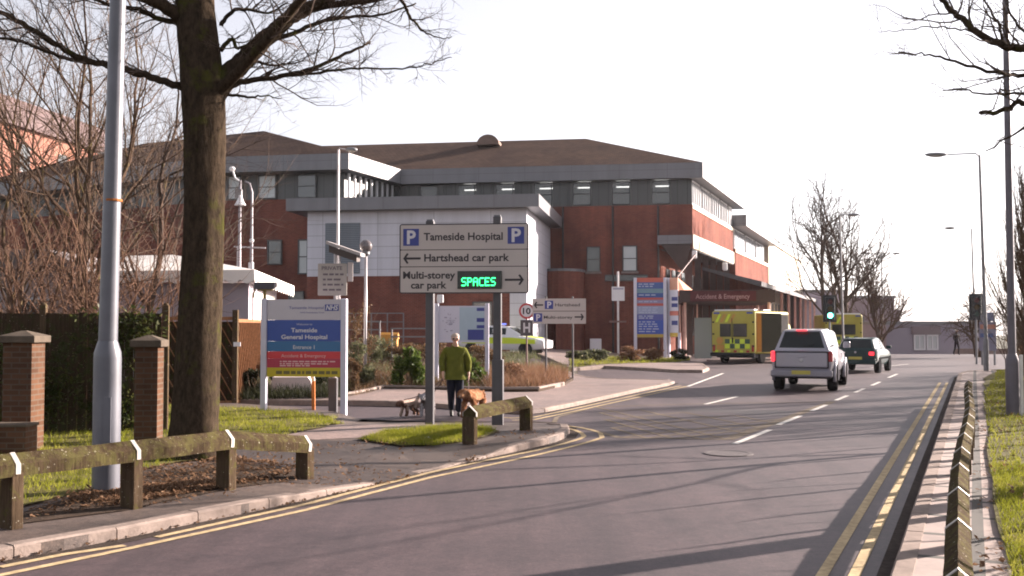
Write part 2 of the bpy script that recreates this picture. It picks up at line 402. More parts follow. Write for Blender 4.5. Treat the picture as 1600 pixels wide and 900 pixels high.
# ------------------------------------------------------------------ bare trees
def grow(b, rr, p, d, L, r, lvl, mx, cfg):
    seg = max(3, min(9, int(L/cfg.get('seg', .35)))); pts = [p.copy()]; rad = [r]; r1 = r*cfg.get('taper', .45) if lvl < mx else r*.35
    dirs = [d.copy()]
    for i in range(seg):
        d = (d+Vector((rr.gauss(0, 1), rr.gauss(0, 1), rr.gauss(0, 1)))*cfg.get('jit', .13)+Vector((0, 0, cfg.get('up', .05)))).normalized()
        p = p+d*(L/seg); pts.append(p.copy()); rad.append(r+(r1-r)*(i+1)/seg); dirs.append(d.copy())
    b.tube(pts, rad, 7 if r > .05 else (5 if r > .018 else 3), cap=False)
    if lvl >= mx: return
    nch = cfg['n'][min(lvl, len(cfg['n'])-1)]
    for k in range(nch):
        t = cfg.get('t0', .25)+(1-cfg.get('t0', .25))*(k+rr.random())/nch; i = min(seg-1, int(t*seg)); q = pts[i].lerp(pts[i+1], t*seg-i)
        ang = R(rr.uniform(*cfg.get('ang', (28, 62)))); ax = dirs[i].orthogonal().normalized(); ax.rotate(Matrix.Rotation(rr.uniform(0, 6.283), 3, dirs[i]))
        nd_ = dirs[i].copy(); nd_.rotate(Matrix.Rotation(ang, 3, ax))
        if cfg.get('flat'): nd_.z *= cfg['flat']; nd_.normalize()
        rq = rad[i]*rr.uniform(.4, .7); rq = max(rq, cfg.get('rmin', .003))
        grow(b, rr, q, nd_, L*rr.uniform(*cfg.get('ratio', (.4, .68)))*(1.15-.45*t), rq, lvl+1, mx, cfg)
    # leader goes on
    grow(b, rr, pts[-1], dirs[-1], L*.55, rad[-1], lvl+1, mx, cfg)
def leaves(b, rr, centres, n, size, tilt=1.0, gap=0):
    for _ in range(n):
        c, r = centres[rr.randrange(len(centres))]
        v = Vector((rr.gauss(0, 1), rr.gauss(0, 1), rr.gauss(0, 1))).normalized()*(rr.random()**.45); p = Vector(c)+Vector((v.x*r[0], v.y*r[1], v.z*r[2]))
        s_ = size*rr.uniform(.6, 1.4); a = Vector((rr.gauss(0, 1), rr.gauss(0, 1), rr.gauss(0, 1)*tilt)).normalized(); t = a.orthogonal().normalized(); t.rotate(Matrix.Rotation(rr.random()*6.28, 3, a)); u = a.cross(t)
        b.add([p-t*s_, p+u*s_*.38, p+t*s_, p-u*s_*.38], [(0, 1, 2, 3)])
def blades(b, rr, P, n, h, w=.006, off=0, lean=.35, clump=None):
    f = off if callable(off) else (lambda x, y: off)
    xs = [p[0] for p in P]; ys = [p[1] for p in P]; k = 0; tries = 0
    while k < n and tries < n*12:
        tries += 1; x, y = rr.uniform(min(xs), max(xs)), rr.uniform(min(ys), max(ys))
        if not inpoly(x, y, P): continue
        if clump and clump(x, y) < rr.random(): continue
        k += 1; z = tz(x, y)+f(x, y); hh = h*rr.uniform(.4, 1.25); a = rr.random()*6.283; dx, dy = math.cos(a)*w, math.sin(a)*w
        lx, ly = rr.gauss(0, lean)*hh, rr.gauss(0, lean)*hh
        b.add([(x-dx, y-dy, z-.01), (x+dx, y+dy, z-.01), (x+lx, y+ly, z+hh)], [(0, 1, 2)])
# ================================================================== MATERIALS
ASPH = asphalt('asphalt', (.060, .044, .048), (.108, .082, .085))
ASPH2 = asphalt('asphalt_old', (.12, .105, .105), (.2, .17, .165), False)
FOOT = asphalt('footway', (.20, .155, .14), (.28, .22, .2), False)
PATCH = asphalt('brown_tarmac', (.05, .038, .033), (.1, .078, .068), False)
KERB = mat('kerb_concrete', (.24, .19, .165), .85, var=.25, scale=6, bmp=.3)
FOOT2 = asphalt('dark_footway', (.085, .066, .056), (.14, .11, .095), False)
EARTH = mat('earth', (.055, .038, .028), .95, var=.4, scale=8, bmp=.8)
FIELD = mat('field', (.09, .085, .06), .95, var=.3, scale=.8)
TURF = mat('turf', (.10, .088, .028), .95, var=.4, scale=5, bmp=.6)
GRASS = foliage('grass_blades', (.13, .145, .018), (.22, .23, .026), (.34, .31, .08), 3, .8, .08)
YELLOW = mat('yellow_paint', (.41, .315, .185), .8, var=.4, scale=12)
YELLOWP = mat('pale_yellow_paint', (.165, .132, .10), .85, var=.4, scale=5)
WHITEP = mat('white_road_paint', (.55, .52, .48), .7, var=.25, scale=10)
BRICK = brick_mat('red_brick', (.195, .06, .042), (.14, .043, .032), (.165, .10, .085))
BRICK2 = brick_mat('pier_brick', (.105, .055, .034), (.07, .038, .025), (.10, .075, .058))
SLABS = None
def slab_mat():
    m, nt, b = new_mat('paving_slabs'); p = pos(nt, (1, 1, 1), R(-65.7))
    t = nd(nt, 'ShaderNodeTexBrick', Scale=1.0); t.inputs['Brick Width'].default_value = .62; t.inputs['Row Height'].default_value = .92
    t.offset = .0; t.inputs['Mortar Size'].default_value = .05; t.inputs['Color1'].default_value = (.30, .24, .22, 1); t.inputs['Color2'].default_value = (.25, .195, .18, 1)
    t.inputs['Mortar'].default_value = (.05, .045, .04, 1)
    mp = nd(nt, 'ShaderNodeMapping'); mp.inputs['Rotation'].default_value = (0, 0, R(24.27)); g = nd(nt, 'ShaderNodeNewGeometry')
    nt.links.new(g.outputs['Position'], mp.inputs['Vector']); nt.links.new(mp.outputs[0], t.inputs['Vector'])
    c = mix(nt, t.outputs['Color'], ramp(nt, noise(nt, pos(nt), 2.5, 6, .7), [(.3, (.7, .7, .7)), (.7, (1.2, 1.15, 1.1))]), 1., 'MULTIPLY')
    nt.links.new(c, b.inputs['Base Color']); b.inputs['Roughness'].default_value = .85; bump(nt, b, t.outputs['Fac'], -.5, .01); return m
SLABS = slab_mat()
# ================================================================== GROUND
def W(*pp, off=0): return [G(x, y, off) for x, y in pp]
big = [Vector((-160, -40)), Vector((190, -40)), Vector((190, 320)), Vector((-160, 320))]
gb = MB(); N_ = 46
gv = []
for j in range(N_+1):
    for i in range(N_+1): x, y = -260+560*i/N_, -60+480*j/N_; gv.append((x, y, tz(x, y)-.12))
gb.add(gv, [(j*(N_+1)+i, j*(N_+1)+i+1, (j+1)*(N_+1)+i+1, (j+1)*(N_+1)+i) for j in range(N_) for i in range(N_)])
struct(gb.build('ground', FIELD))
sheet('road', [Vector(p) for p in ((-22, -9), (26, -9), (62, 30), (62, 110), (-30, 110), (-30, 26))], 0, ASPH, 2.2)
# --- near left verge and its kerb
KA = W((0, 877), (100, 860), (200, 840), (287, 821), (385, 802), (480, 781), (560, 763), (636, 746), (700, 730), (750, 718), (800, 707), (840, 698), (868, 691), (884, 684), (889, 677), (886, 669), (876, 664), (855, 661), (825, 659.5))
KA = [KA[0]-(KA[1]-KA[0]).normalized()*9]+KA
DR0, DR1 = G(560, 763), G(745, 719)
def hA(x, y):
    p = Vector((x, y)); a, b = DR0.xy, DR1.xy; t = max(0, min(1, (p-a).dot(b-a)/(b-a).length_squared)); d = (p-a-(b-a)*t).length
    h = .022+.085*S(d/1.1)
    q = Vector((-1.2, 21.0)); e = (p-q).length
    return h*S((19.6-(y-.0*x))/1.2)*.88+.012 if x > -3.3 and y > 18.2 else h
BA = W((740, 658.5), (650, 658), (565, 655), (520, 650), (450, 642), (345, 635), (200, 631), (-150, 626), (-500, 640))
PA = KA+BA+[Vector((-16, 4)), Vector((-14, -6))]
sheet('pavement', PA, lambda x, y: hA(x, y)-.012, FOOT2, .8, skirt=.25)
kerb('kerb', KA, hA, KERB, 1)
WEST = lambda *pp: W(*pp, off=.1)
# turf patches
GL = WEST((-120, 800), (0, 790), (36, 792), (130, 770), (185, 745), (275, 722), (350, 715), (385, 690), (470, 676), (548, 655), (450, 643), (345, 636), (200, 634), (-150, 634))
sheet('turf_bank', GL, lambda x, y: hA(x, y)+.01, TURF, .7, wob=.12)
GN = WEST((562, 688), (600, 678), (650, 671), (715, 667), (755, 669), (775, 674), (752, 683), (725, 691), (680, 697), (620, 697))
sheet('turf_strip', GN, lambda x, y: hA(x, y)+.012, TURF, .6, wob=.1)
sheet('tarmac_patch', WEST((345, 712), (392, 690), (470, 686), (560, 690), (600, 702), (700, 702), (760, 690), (822, 672), (850, 675), (830, 688), (750, 706), (690, 722), (600, 742), (520, 752), (455, 752), (395, 748)), lambda x, y: hA(x, y)-.004, PATCH, .6, wob=.05)
sheet('path', WEST((392, 690), (440, 680), (480, 673), (555, 658), (600, 657), (650, 659), (735, 660), (700, 666), (640, 668), (590, 676), (560, 684), (470, 688)), lambda x, y: hA(x, y)-.006, FOOT, .6, wob=.04)
sheet('litter_bed', WEST((36, 822), (190, 796), (330, 770), (450, 748), (470, 736), (420, 730), (350, 722), (240, 738), (130, 778), (40, 800)), lambda x, y: hA(x, y)-.002, EARTH, .5, wob=.12)
# --- pavement beyond the driveway, up to the emergency entrance road
KB = W((345, 632.5), (470, 633), (590, 634.5), (660, 636.5), (720, 640), (775, 645), (820, 647.5), (850, 644.5), (899, 634.5), (951, 623), (1000, 612), (1046, 602.5), (1054, 599))
KB = [KB[0]+Vector((-14, 1.5, 0))]+KB
def hB(x, y): return .13 if x < -3 else .13-.04*S((x+3)/3)
BB = W((1046, 597), (1000, 596), (945, 595.5), (915, 592), (885, 583), (850, 572), (810, 561), (772, 554))
PB = KB+BB+[Vector((-6, 58)), Vector((-34, 58)), Vector((-34, 26))]
sheet('footpath', PB, lambda x, y: hB(x, y)-.012, FOOT, 1.2, skirt=.25)
kerb('kerbstones', KB, hB, KERB, 1, seed=8)
kerb('kerb_edging', BB, hB, KERB, 1, seed=9)
CB = W((-60, 618), (545, 619), (600, 606.5), (660, 607), (720, 608.5), (800, 609.5), (842, 609), (885, 600), (893, 592), (872, 582), (840, 572), (803, 562), (765, 556), off=.13)
CB += [Vector((-7, 56)), Vector((-30, 56)), Vector((-33, 27.5))]
def hC(x, y): return .13+.25*S((y-30)/10)*S((-1-x)/6)
sheet('planting_bed', CB, lambda x, y: hC(x, y)+.02, EARTH, 1.2, skirt=.1, wob=.08)
kerb('bed_edging', W((470, 620), (545, 619), (600, 606.5), (660, 607), (720, 608.5), (800, 609.5), (842, 609), (885, 600), off=.12), lambda x, y: .2, KERB, 1, width=.1, down=.12, seed=11)
# --- pavement and verge at the hospital front
KD = W((835, 555), (896, 569), (950, 575.5), (1011, 579.5), (1060, 582.5), (1098, 583), (1108, 579), (1100, 573), (1085, 568))
PD = KD+[Vector((9.2, 58)), Vector((11, 63)), Vector((6, 70)), Vector((-6, 70)), Vector((-4, 58))]
sheet('forecourt', PD, .12, FOOT, 1.5, skirt=.25); kerb('forecourt_kerb', KD, .13, KERB, 1, seed=12)
GD = W((890, 563), (930, 566), (990, 568), (1050, 566.5), (1080, 563), (1075, 559), (890, 557), off=.12)
sheet('turf_verge', GD, .13, TURF, 1.0, wob=.1)
# --- right footway and verge
KR = [RN(s, -.54) for s in (-9, 0, 10, 20, 30, 41)]+[RN(43.5, -.35), RN(45.2, .4), RN(46.2, 1.8), RN(46.4, 4), RN(46, 30)]
PE = KR+[RN(-9, 30)]
sheet('footway', [RN(-9, -.54)]+KR[1:8]+[RN(45.2, .5), RN(44, .9), RN(30, .95), RN(-9, .5)], .145, SLABS, 1.2, skirt=.2)
kerb('roadside_kerb', KR[:-1], .155, KERB, -1, seed=14)
VE = [RN(-9, .26), RN(0, .22), RN(8, .2), RN(14, .16), RN(20, .18), RN(28, .2), RN(38, .3), RN(44.5, .9), RN(45.9, 2.2), RN(46.1, 4), RN(45.6, 30), RN(-9, 30)]
sheet('turf_roadside', VE, .17, TURF, 1.4, wob=.07)
# --- far pavement beyond the junction, left side of the road
KF = [RN(78, -6.4), RN(54, -6.6), RN(52.6, -7.2), RN(52.4, -8.6)]
sheet('far_pavement', KF+[RN(54, -13), RN(78, -13)], .11, FOOT, 2, skirt=.2); kerb('far_kerb', KF, .12, KERB, -1, seed=15)
# --- painted markings
yl = MB()
for pts, wd in ((((0, 887), (100, 867), (195, 853)), .09), (((245, 840), (380, 810), (480, 788), (600, 757), (675, 738), (760, 720), (837, 704.5), (880, 694), (905, 686.5), (913, 682), (908, 676.5), (899, 672.5), (880, 668)), .085),
                (((-60, 912), (100, 879), (200, 858), (287, 839), (380, 819), (480, 797), (600, 765.5), (675, 746), (760, 728), (837, 711.5), (890, 699), (925, 689.5), (941, 684), (938, 677), (925, 672), (905, 668), (880, 665)), .085),
                (((760, 651), (800, 653.5), (835, 652), (899, 638.5), (951, 627), (1000, 616.5), (1046, 606.5), (1064, 603)), .09), (((800, 657), (835, 656), (899, 642.5), (951, 631), (1010, 618), (1072, 604)), .09)):
    line_sheet(yl, W(*pts), wd)
for n0 in (-.84, -1.06): line_sheet(yl, [RN(s, n0) for s in range(-9, 39, 2)], .085)
struct(yl.build('double_yellow_lines', YELLOW))
bj = MB()
A_, B_, C_, D_ = G(968, 684), G(1137, 687), G(1228, 654), G(930, 636)
E_ = G(1300, 628)
line_sheet(bj, [G(905, 668), G(935, 675), A_], .14, .005); line_sheet(bj, [A_, B_], .1, .005); line_sheet(bj, [B_, C_, E_], .2, .005); line_sheet(bj, [D_, G(1100, 631), E_], .1, .005); line_sheet(bj, [G(866, 660), G(870, 652), D_], .1, .005)
def quad(u, v): return A_.lerp(B_, u).lerp(D_.lerp(C_, u), v)
for k in range(-3, 4):
    t = k/4.
    u0, u1 = max(0, t), min(1, 1+t); line_sheet(bj, [quad(u0, u0-t), quad(u1, u1-t)], .085, .0045)
    u0, u1 = max(0, t), min(1, 1+t); line_sheet(bj, [quad(u0, 1-(u0-t)), quad(u1, 1-(u1-t))], .085, .006)
struct(bj.build('box_junction_marking', YELLOWP))
wl = MB()
for a, b in (((1148, 694), (1203, 672)), ((1216, 664), (1251, 650)), ((1268, 642.5), (1291, 633)), ((1306, 626), (1324, 618.5)), ((1336, 613.5), (1350, 607.5)), ((1362, 602.5), (1375, 597)), ((1388, 590.5), (1402, 584.5)), ((1075, 604), (1130, 583.5)), ((1102, 632), (1152, 620)), ((1360, 575), (1420, 569))):
    line_sheet(wl, W(a, b), .11, .0075)
struct(wl.build('white_lane_dashes', WHITEP))
ml = MB(); c = G(1138, 709)
ml.lathe([(.36, .002), (.36, .012), (.30, .014), (.29, .009), (.001, .009)], (c.x, c.y, .0), 20)
IRON = mat('cast_iron', (.064, .050, .052), .7, 0, .3, 20, .4)
tag(ml.build('manhole_cover', IRON), 'round iron manhole cover set in the road before the yellow box', 'manhole cover')
GRIT = mat('gutter_grit', (.055, .042, .036), .95, var=.5, scale=14, bmp=.6)
gt = MB(); line_sheet(gt, [p+Vector((0, 0, 0)) for p in KA[1:]], .16, .003, .4, -.09); line_sheet(gt, KB[1:], .12, .003, .5, -.08); line_sheet(gt, KR[:-1], .14, .003, .8, .08); struct(gt.build('gutter_dirt', GRIT), 'stuff')
TRENCH = asphalt('trench_patch', (.055, .047, .048), (.1, .085, .083), False)
for i, (s0, s1, n0_, n1_) in enumerate(((22, 23.2, -6.0, -3.6),)): sheet('trench_repair', [RN(s0, n0_), RN(s0, n1_), RN(s1, n1_), RN(s1, n0_)][::-1], .0025, TRENCH, 1.2, wob=.03, seed=i)
# ================================================================== HOSPITAL
ez = (Vector((1, -.1525, 0))).normalized(); gz = Vector((-ez.y, ez.x, 0)); rz_ = Vector((.38, 1, 0)).normalized()
ROT = math.atan2(ez.y, ez.x); rl = Vector((rz_.dot(ez), rz_.dot(gz), 0))     # right-hand face direction in the building's own axes
FASC = panel_mat('grey_fascia', (.15, .15, .165), 3.0, .9, .02, .7, .4)
CLADD = panel_mat('dark_cladding', (.062, .066, .066), .62, 4, .03, .5, .4)
ROOF = roof_mat('brown_roof_tile', (.11, .08, .068), (.085, .064, .057))
WHITEC = panel_mat('white_cladding', (.50, .50, .56), 3.1, .62, .02, .62, .35)
LOUV = panel_mat('blue_grey_louvre', (.15, .18, .22), 4, .1, .03, .5, .4)
CREAM = mat('cream_render', (.72, .62, .5), .8, var=.06, scale=1)
PANE = glass('window_pane', (.13, .14, .14), .42)
PANED = glass('dark_pane', (.05, .06, .065), 0, .08)
PANEB = mat('blind_pane', (.42, .45, .46), .25, var=.08, scale=.5, spec=.8)
FRAMEW = mat('white_frame', (.62, .62, .64), .4, var=.05)
FRAMED = mat('dark_frame', (.045, .047, .05), .4, var=.1)
INT = mat('inside_wall', (.42, .43, .40), .8, var=.1, scale=1)
TUBEL = mat('strip_light', (.9, .9, .9), .5, var=0, emit=((1, 1, .96), 1.4))
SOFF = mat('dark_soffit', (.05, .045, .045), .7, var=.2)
O = gx(1083, 64.0)
H = thing('hospital_building', 'long red brick hospital block with brown hipped roof and grey fascia', 'hospital', (O.x, O.y, 0), ROT)
def hl(p): d = Vector(p)-O; return Vector((d.dot(ez), d.dot(gz), p[2]))
K1 = 16.6
up_poly = [(-31, 0), (0, 0), tuple((rl*K1).xy), (rl.x*K1-34, rl.y*K1+.4)]
lo_poly = [(-31, 0), (-2.0, 0), (-2.0+rl.x*K1, rl.y*K1), (rl.x*K1-34, rl.y*K1+.4)]
b = MB(); b.prism(lo_poly, -3, 6.75); b.prism(up_poly, 6.75, 9.55); b.build('brick_wall', BRICK, H)
def rfa(k, out, z): p = rl*k; n = Vector((rl.y, -rl.x, 0)); q = p+n*out; return Vector((q.x, q.y, z))
def rbox(b, k0, k1, o0, o1, z0, z1):       # box along the right-hand face
    P = [rfa(k0, o0, 0), rfa(k0, o1, 0), rfa(k1, o1, 0), rfa(k1, o0, 0)]; return b.prism([p.xy for p in P], z0, z1)
b = MB(); rbox(b, .0, K1, .004, .07, 6.77, 7.65); rbox(b, 0, K1, .004, .05, 9.3, 9.54); b.build('cream_band', CREAM, H)
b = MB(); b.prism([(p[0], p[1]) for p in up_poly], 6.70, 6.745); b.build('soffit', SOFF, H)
# top storey: corridor wall, dark panels, windows
b = MB(); b.box(-31, -.8, 3.0, 3.2, 9.56, 11.14); b.prism([tuple(rfa(.6, -3, 0).xy), tuple(rfa(.6, -2.8, 0).xy), tuple(rfa(K1, -2.8, 0).xy), tuple(rfa(K1, -3, 0).xy)], 9.56, 11.14); b.build('inner_wall', INT, H)
wx = [-1.95-2.5*k for k in range(12)]
def win(parent, x0, x1, z0, z1, y, pane, frame, bars=1, fw=.07, dp=.1, name='window', lit=None, nv=0):
    b = MB(); b.box(x0, x1, y-dp, y, z0, z0+fw); b.box(x0, x1, y-dp, y, z1-fw, z1); b.box(x0, x0+fw, y-dp, y, z0+fw, z1-fw); b.box(x1-fw, x1, y-dp, y, z0+fw, z1-fw)
    for q in range(bars): z = z0+(z1-z0)*(q+1)/(bars+1); b.box(x0+fw, x1-fw, y-dp*.8, y-.01, z-fw*.4, z+fw*.4)
    for q in range(nv): x = x0+(x1-x0)*(q+1)/(nv+1); b.box(x-fw*.4, x+fw*.4, y-dp*.75, y-.02, z0+fw, z1-fw)
    o = b.build(name, frame, parent); p = MB(); p.box(x0+fw*.9, x1-fw*.9, y-.03, y-.015, z0+fw*.9, z1-fw*.9); p.build('pane', pane, o)
    return o
edges = []; b = MB()
xr = -.02
for i, x in enumerate(wx):
    b = MB(); b.box(x+.62, xr, .10, .16, 9.56, 11.14)
    for q in range(2): u = (x+.62)+(xr-x-.62)*(q+.5)/2; b.box(u-.04, u+.04, .06, .1001, 9.56, 11.14)
    b.build('dark_panel', CLADD, H); xr = x-.62
b = MB(); b.box(-31, xr, .10, .16, 9.56, 11.14); b.build('dark_panel', CLADD, H)
for i, x in enumerate(wx):
    o = win(H, x-.6, x+.6, 9.6, 11.1, .16, PANE, FRAMED)
    if i < 6:
        t = MB(); t.box(x-.35, x+.5, 1.2, 1.32, 10.86, 10.94); t.build('strip_light', TUBEL, o)
b = MB(); ks = [.25, 3.0, 3.5, 6.6, 7.1, 10.6, 11.2, 14.2, 14.9, 16.4]
for a, c in zip(ks[1::2], ks[2::2]): b = MB(); rbox(b, a, c, -.3, -.1, 9.56, 11.14); b.build('dark_panel', CLADD, H)
for a, c in zip(ks[0::2], ks[1::2]):
    f = MB(); rbox(f, a, c, -.2, -.05, 9.56, 9.66); rbox(f, a, c, -.2, -.05, 11.03, 11.13); n = 4
    for q in range(n+1): k = a+(c-a)*q/n; rbox(f, max(a, k-.05), min(c, k+.05), -.2, -.05, 9.66, 11.03)
    o = f.build('window', FRAMEW, H); p = MB(); rbox(p, a+.02, c-.02, -.16, -.14, 9.6, 11.1); p.build('pane', glass('bright_pane', (.2, .22, .25), .35) if 'bright_pane' not in MATS else MATS['bright_pane'], o)
# fascia with overhang and hipped roof
ov = .95
E = D(1098, 253, 63.4); EB = E+rz_*18.4
EL = E-ez*31.5
def fz(p, z): return Vector((p.x, p.y, z))
inner = [hl(p) for p in (EL, E, EB, EB-ez*34)]
b = MB(); b.prism([p.xy for p in inner], 11.15, 12.1); b.build('fascia', FASC, H)
A1, A2 = D(915, 216, 73.5), None
A1.z = 15.45; A2 = A1-ez*32; BK = A1+gz*10+ez*1
rb = MB(); Z = 12.103
P = [fz(EL, Z), fz(E, Z), fz(EB, Z), fz(EB-ez*34, Z), A1, A2]
rb.add(P, [(0, 1, 4, 5), (1, 2, 4), (2, 3, 5, 4), (0, 5, 3)]); ro = rb.build('roof', ROOF, H, world=True)
b = MB(); b.bar(A2, A1, .3, .16); b.bar(A1, P[1]+Vector((0, 0, .05)), .22, .12); b.build('ridge_tiles', mat('ridge_tile', (.05, .045, .045), .8), ro, world=True)
# roof cowl
v0 = D(768, 222, 73.2); b = MB(); n = len(b.v)
for sgn in (0,):
    arc = [(-.8*math.cos(math.pi*k/8), .72*math.sin(math.pi*k/8)) for k in range(9)]
    b.prism_y(arc, -1.6, 2.0)
q = hl(v0); b.xf(Matrix.Translation((q.x, q.y, v0.z-.45))); b.build('roof_cowl', mat('cowl_tile', (.17, .12, .1), .8), ro)
b = MB()
for px, py, Y in ((620, 234, 75.6), (636, 231, 75.6), (652, 230, 75.5), (682, 229, 75.2), (711, 228, 75), (817, 226, 74.5), (834, 225, 74.3), (870, 223, 74), (626, 244, 72)):
    p = D(px, py, Y); b = MB(); b.cbox((p.x, p.y, p.z-.05), (.22, .2, .35 if py == 244 else .16)); b.build('roof_vent', mat('vent_plastic', (.5, .46, .42), .6), H, world=True)
# lower windows, ledges, bay
def hx(px, y0=0):                          # building x of a pixel column on the front face
    u = (px-800)/1600; return (u*O.y-O.x+y0*(u*gz.y-gz.x))/(ez.x-u*ez.y)
for a, c, z0, z1, pm in ((917, 938, 5.35, 6.95, PANED), (973, 996, 5.35, 7.0, PANEB)):
    win(H, hx(a), hx(c), z0, z1, -.03, pm, FRAMED, 1); 
    s_ = MB(); s_.box(hx(a)-.08, hx(c)+.08, -.16, 0, z0-.12, z0-.002); s_.build('sill', mat('sill_stone', (.2, .16, .15), .8), H)
win(H, hx(1035)-3.6, hx(1035)-.9, 4.75, 5.15, -.03, PANED, FRAMED, 0)
b = MB(); b.prism_y([(hx(1028), 7.55), (hx(1028), 7.0), (-.06, 7.0), (-.06, 7.55)], -.85, -.01); b.build('lead_bay', FASC, H)
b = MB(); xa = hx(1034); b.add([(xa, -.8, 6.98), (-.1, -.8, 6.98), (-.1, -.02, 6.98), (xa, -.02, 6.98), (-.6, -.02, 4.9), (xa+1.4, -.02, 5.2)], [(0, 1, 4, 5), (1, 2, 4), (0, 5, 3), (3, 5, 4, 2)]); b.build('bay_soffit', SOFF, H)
# recess with dark columns under the overhang, lamps
b = MB()
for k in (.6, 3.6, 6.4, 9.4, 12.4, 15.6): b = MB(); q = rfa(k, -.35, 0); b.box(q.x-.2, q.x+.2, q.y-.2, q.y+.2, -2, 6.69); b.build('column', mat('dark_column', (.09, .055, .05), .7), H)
b = MB()
for k in range(9): b = MB(); rbox(b, 1.2+k*1.6, 2.3+k*1.6, -1.94, -1.9, 1.2, 5.6); b.build('tall_window', PANED, H)
b = MB()
for px, py, Y in ((1132, 416, 72), (1176, 413, 66), (1085, 398, 63.4)):
    p = D(px, py, Y) if px != 1176 else D(1133, 417, 71); b = MB(); b.cbox(p, (.3, .3, .5), ROT, .06); b.build('wall_lamp', FRAMEW, H, world=True)
for px in (1029, 958, 880):
    b = MB(); x = hx(px); b.tube([(x, -.09, 0), (x, -.09, 9.5)], .06, 8); b.build('downpipe', mat('downpipe_black', (.03, .028, .03), .5), H)
# round brick stair turret and lit pier in front
b = MB(); cx = (hx(845)+hx(912))/2; pl = [(cx+1.45*math.cos(a), -.3-2.1*math.sin(a)) for a in [R(q) for q in range(180, -1, -15)]]
b.prism(pl, -3, 5.3); b.build('stair_turret', BRICK, H); b = MB(); pl2 = [(cx+(p[0]-cx)*1.05, p[1]*1.03) for p in pl]; b.prism(pl2, 5.3, 5.45); b.build('turret_coping', FASC, H)
b = MB(); xa = hx(878); b.prism([(xa, -3.5), (xa+.6, -2.2), (xa-.3, -2.2)], -2, 2.5); b.build('brick_pier', BRICK, H)
# left wing of the same hospital
P1, P2, P3 = gx(541, 60.8), gx(332, 62.3), gx(-60, 76)
PR = P1+rz_*7.5
WG = thing('hospital_wing', 'projecting left wing of red brick hospital with high hipped roof', 'hospital', (P1.x, P1.y, 0), 0)
ring = [P3, P2, P1, PR, PR+Vector((-30, 14, 0)), P3+Vector((0, 22, 0))]
b = MB(); b.prism([p.xy for p in ring], -3, 9.55); b.build('brick_wall', BRICK, WG, world=True)
E1, E2, E3 = D(545, 239, 60.0), D(332, 240, 61.5), D(-70, 260, 75)
ER = E1+rz_*7.2
rg = [fz(q, 11.15) for q in (E3, E2, E1, ER, ER+Vector((-30, 14, 0)), E3+Vector((0, 22, 0)))]
b = MB(); b.prism([p.xy for p in rg], 11.15, 12.1); b.build('fascia', FASC, WG, world=True)
b = MB(); rp = [P3+Vector((.3, .6, 0)), P2+Vector((.0, .45, 0)), P1+Vector((-.25, .45, 0)), PR+Vector((-.3, 0, 0)), PR+Vector((-30, 13, 0)), P3+Vector((1, 20, 0))]
b.prism([p.xy for p in rp], 9.56, 11.14); b.build('dark_panels', CLADD, WG, world=True)
R1, R2 = D(412, 203, 68), D(225, 222, 72.7)
R1.z = R2.z = 14.95; R3 = R2+Vector((-20, 8, 0))
rb = MB(); Q = [fz(p, 12.103) for p in (E3, E2, E1, ER, ER+Vector((-30, 14, 0)), E3+Vector((0, 22, 0)))]+[R1, R2]
rb.add(Q, [(0, 1, 7), (1, 2, 6, 7), (2, 3, 6), (3, 4, 6), (4, 5, 7, 6), (5, 0, 7)]); ro2 = rb.build('roof', ROOF, WG, world=True)
b = MB(); b.bar(R2, R1, .26, .14); b.bar(R1, Q[2], .2, .12); b.build('ridge_tiles', MATS['ridge_tile'], ro2, world=True)
dW = (P1-P2).normalized(); nW = Vector((dW.y, -dW.x, 0))
def wing_win(px0, px1, z0, z1, pane, out=-.36, frame=FRAMED):
    def at(px): u = (px-800)/1600; t = (u*P2.y-P2.x)/(dW.x-u*dW.y); return P2+dW*t
    a, c = at(px0), at(px1); f = MB(); m_ = Matrix.Translation(a+nW*out) @ Matrix.Rotation(math.atan2(dW.y, dW.x), 4, 'Z'); L = (c-a).length
    f.box(0, L, -.1, 0, z0, z0+.08); f.box(0, L, -.1, 0, z1-.08, z1); f.box(0, .08, -.1, 0, z0+.08, z1-.08); f.box(L-.08, L, -.1, 0, z0+.08, z1-.08); f.box(.08, L-.08, -.08, -.01, (z0+z1)/2-.03, (z0+z1)/2+.03)
    o = f.xf(m_).build('window', frame, WG, world=True); p = MB(); p.box(.05, L-.05, -.05, -.02, z0+.05, z1-.05); p.xf(m_).build('pane', pane, o); p = o.children[0]
    inv = (Matrix.Translation(WG.location)).inverted(); p.data.transform(inv); return o
for a, c in ((398, 427), (459, 490), (350, 372)): wing_win(a, c, 9.62, 11.1, PANEB if a != 459 else PANED)
for a, c, z0, z1 in ((418, 441, 5.6, 7.1), (466, 482, 5.0, 7.1), (360, 378, 2.4, 4), (452, 476, 2.4, 4)): wing_win(a, c, z0, z1, PANED if a != 466 else PANEB, .06)
f = MB(); dR = rz_; nR = Vector((dR.y, -dR.x, 0)); m_ = Matrix.Translation(P1+dR*.5+nR*-.22) @ Matrix.Rotation(math.atan2(dR.y, dR.x), 4, 'Z')
for q in range(9): f.box(q*.7-.05, q*.7+.05, -.12, 0, 9.6, 11.1)
f.box(-.05, 5.7, -.12, 0, 9.57, 9.68); f.xf(m_).build('window', FRAMEW, WG, world=True)
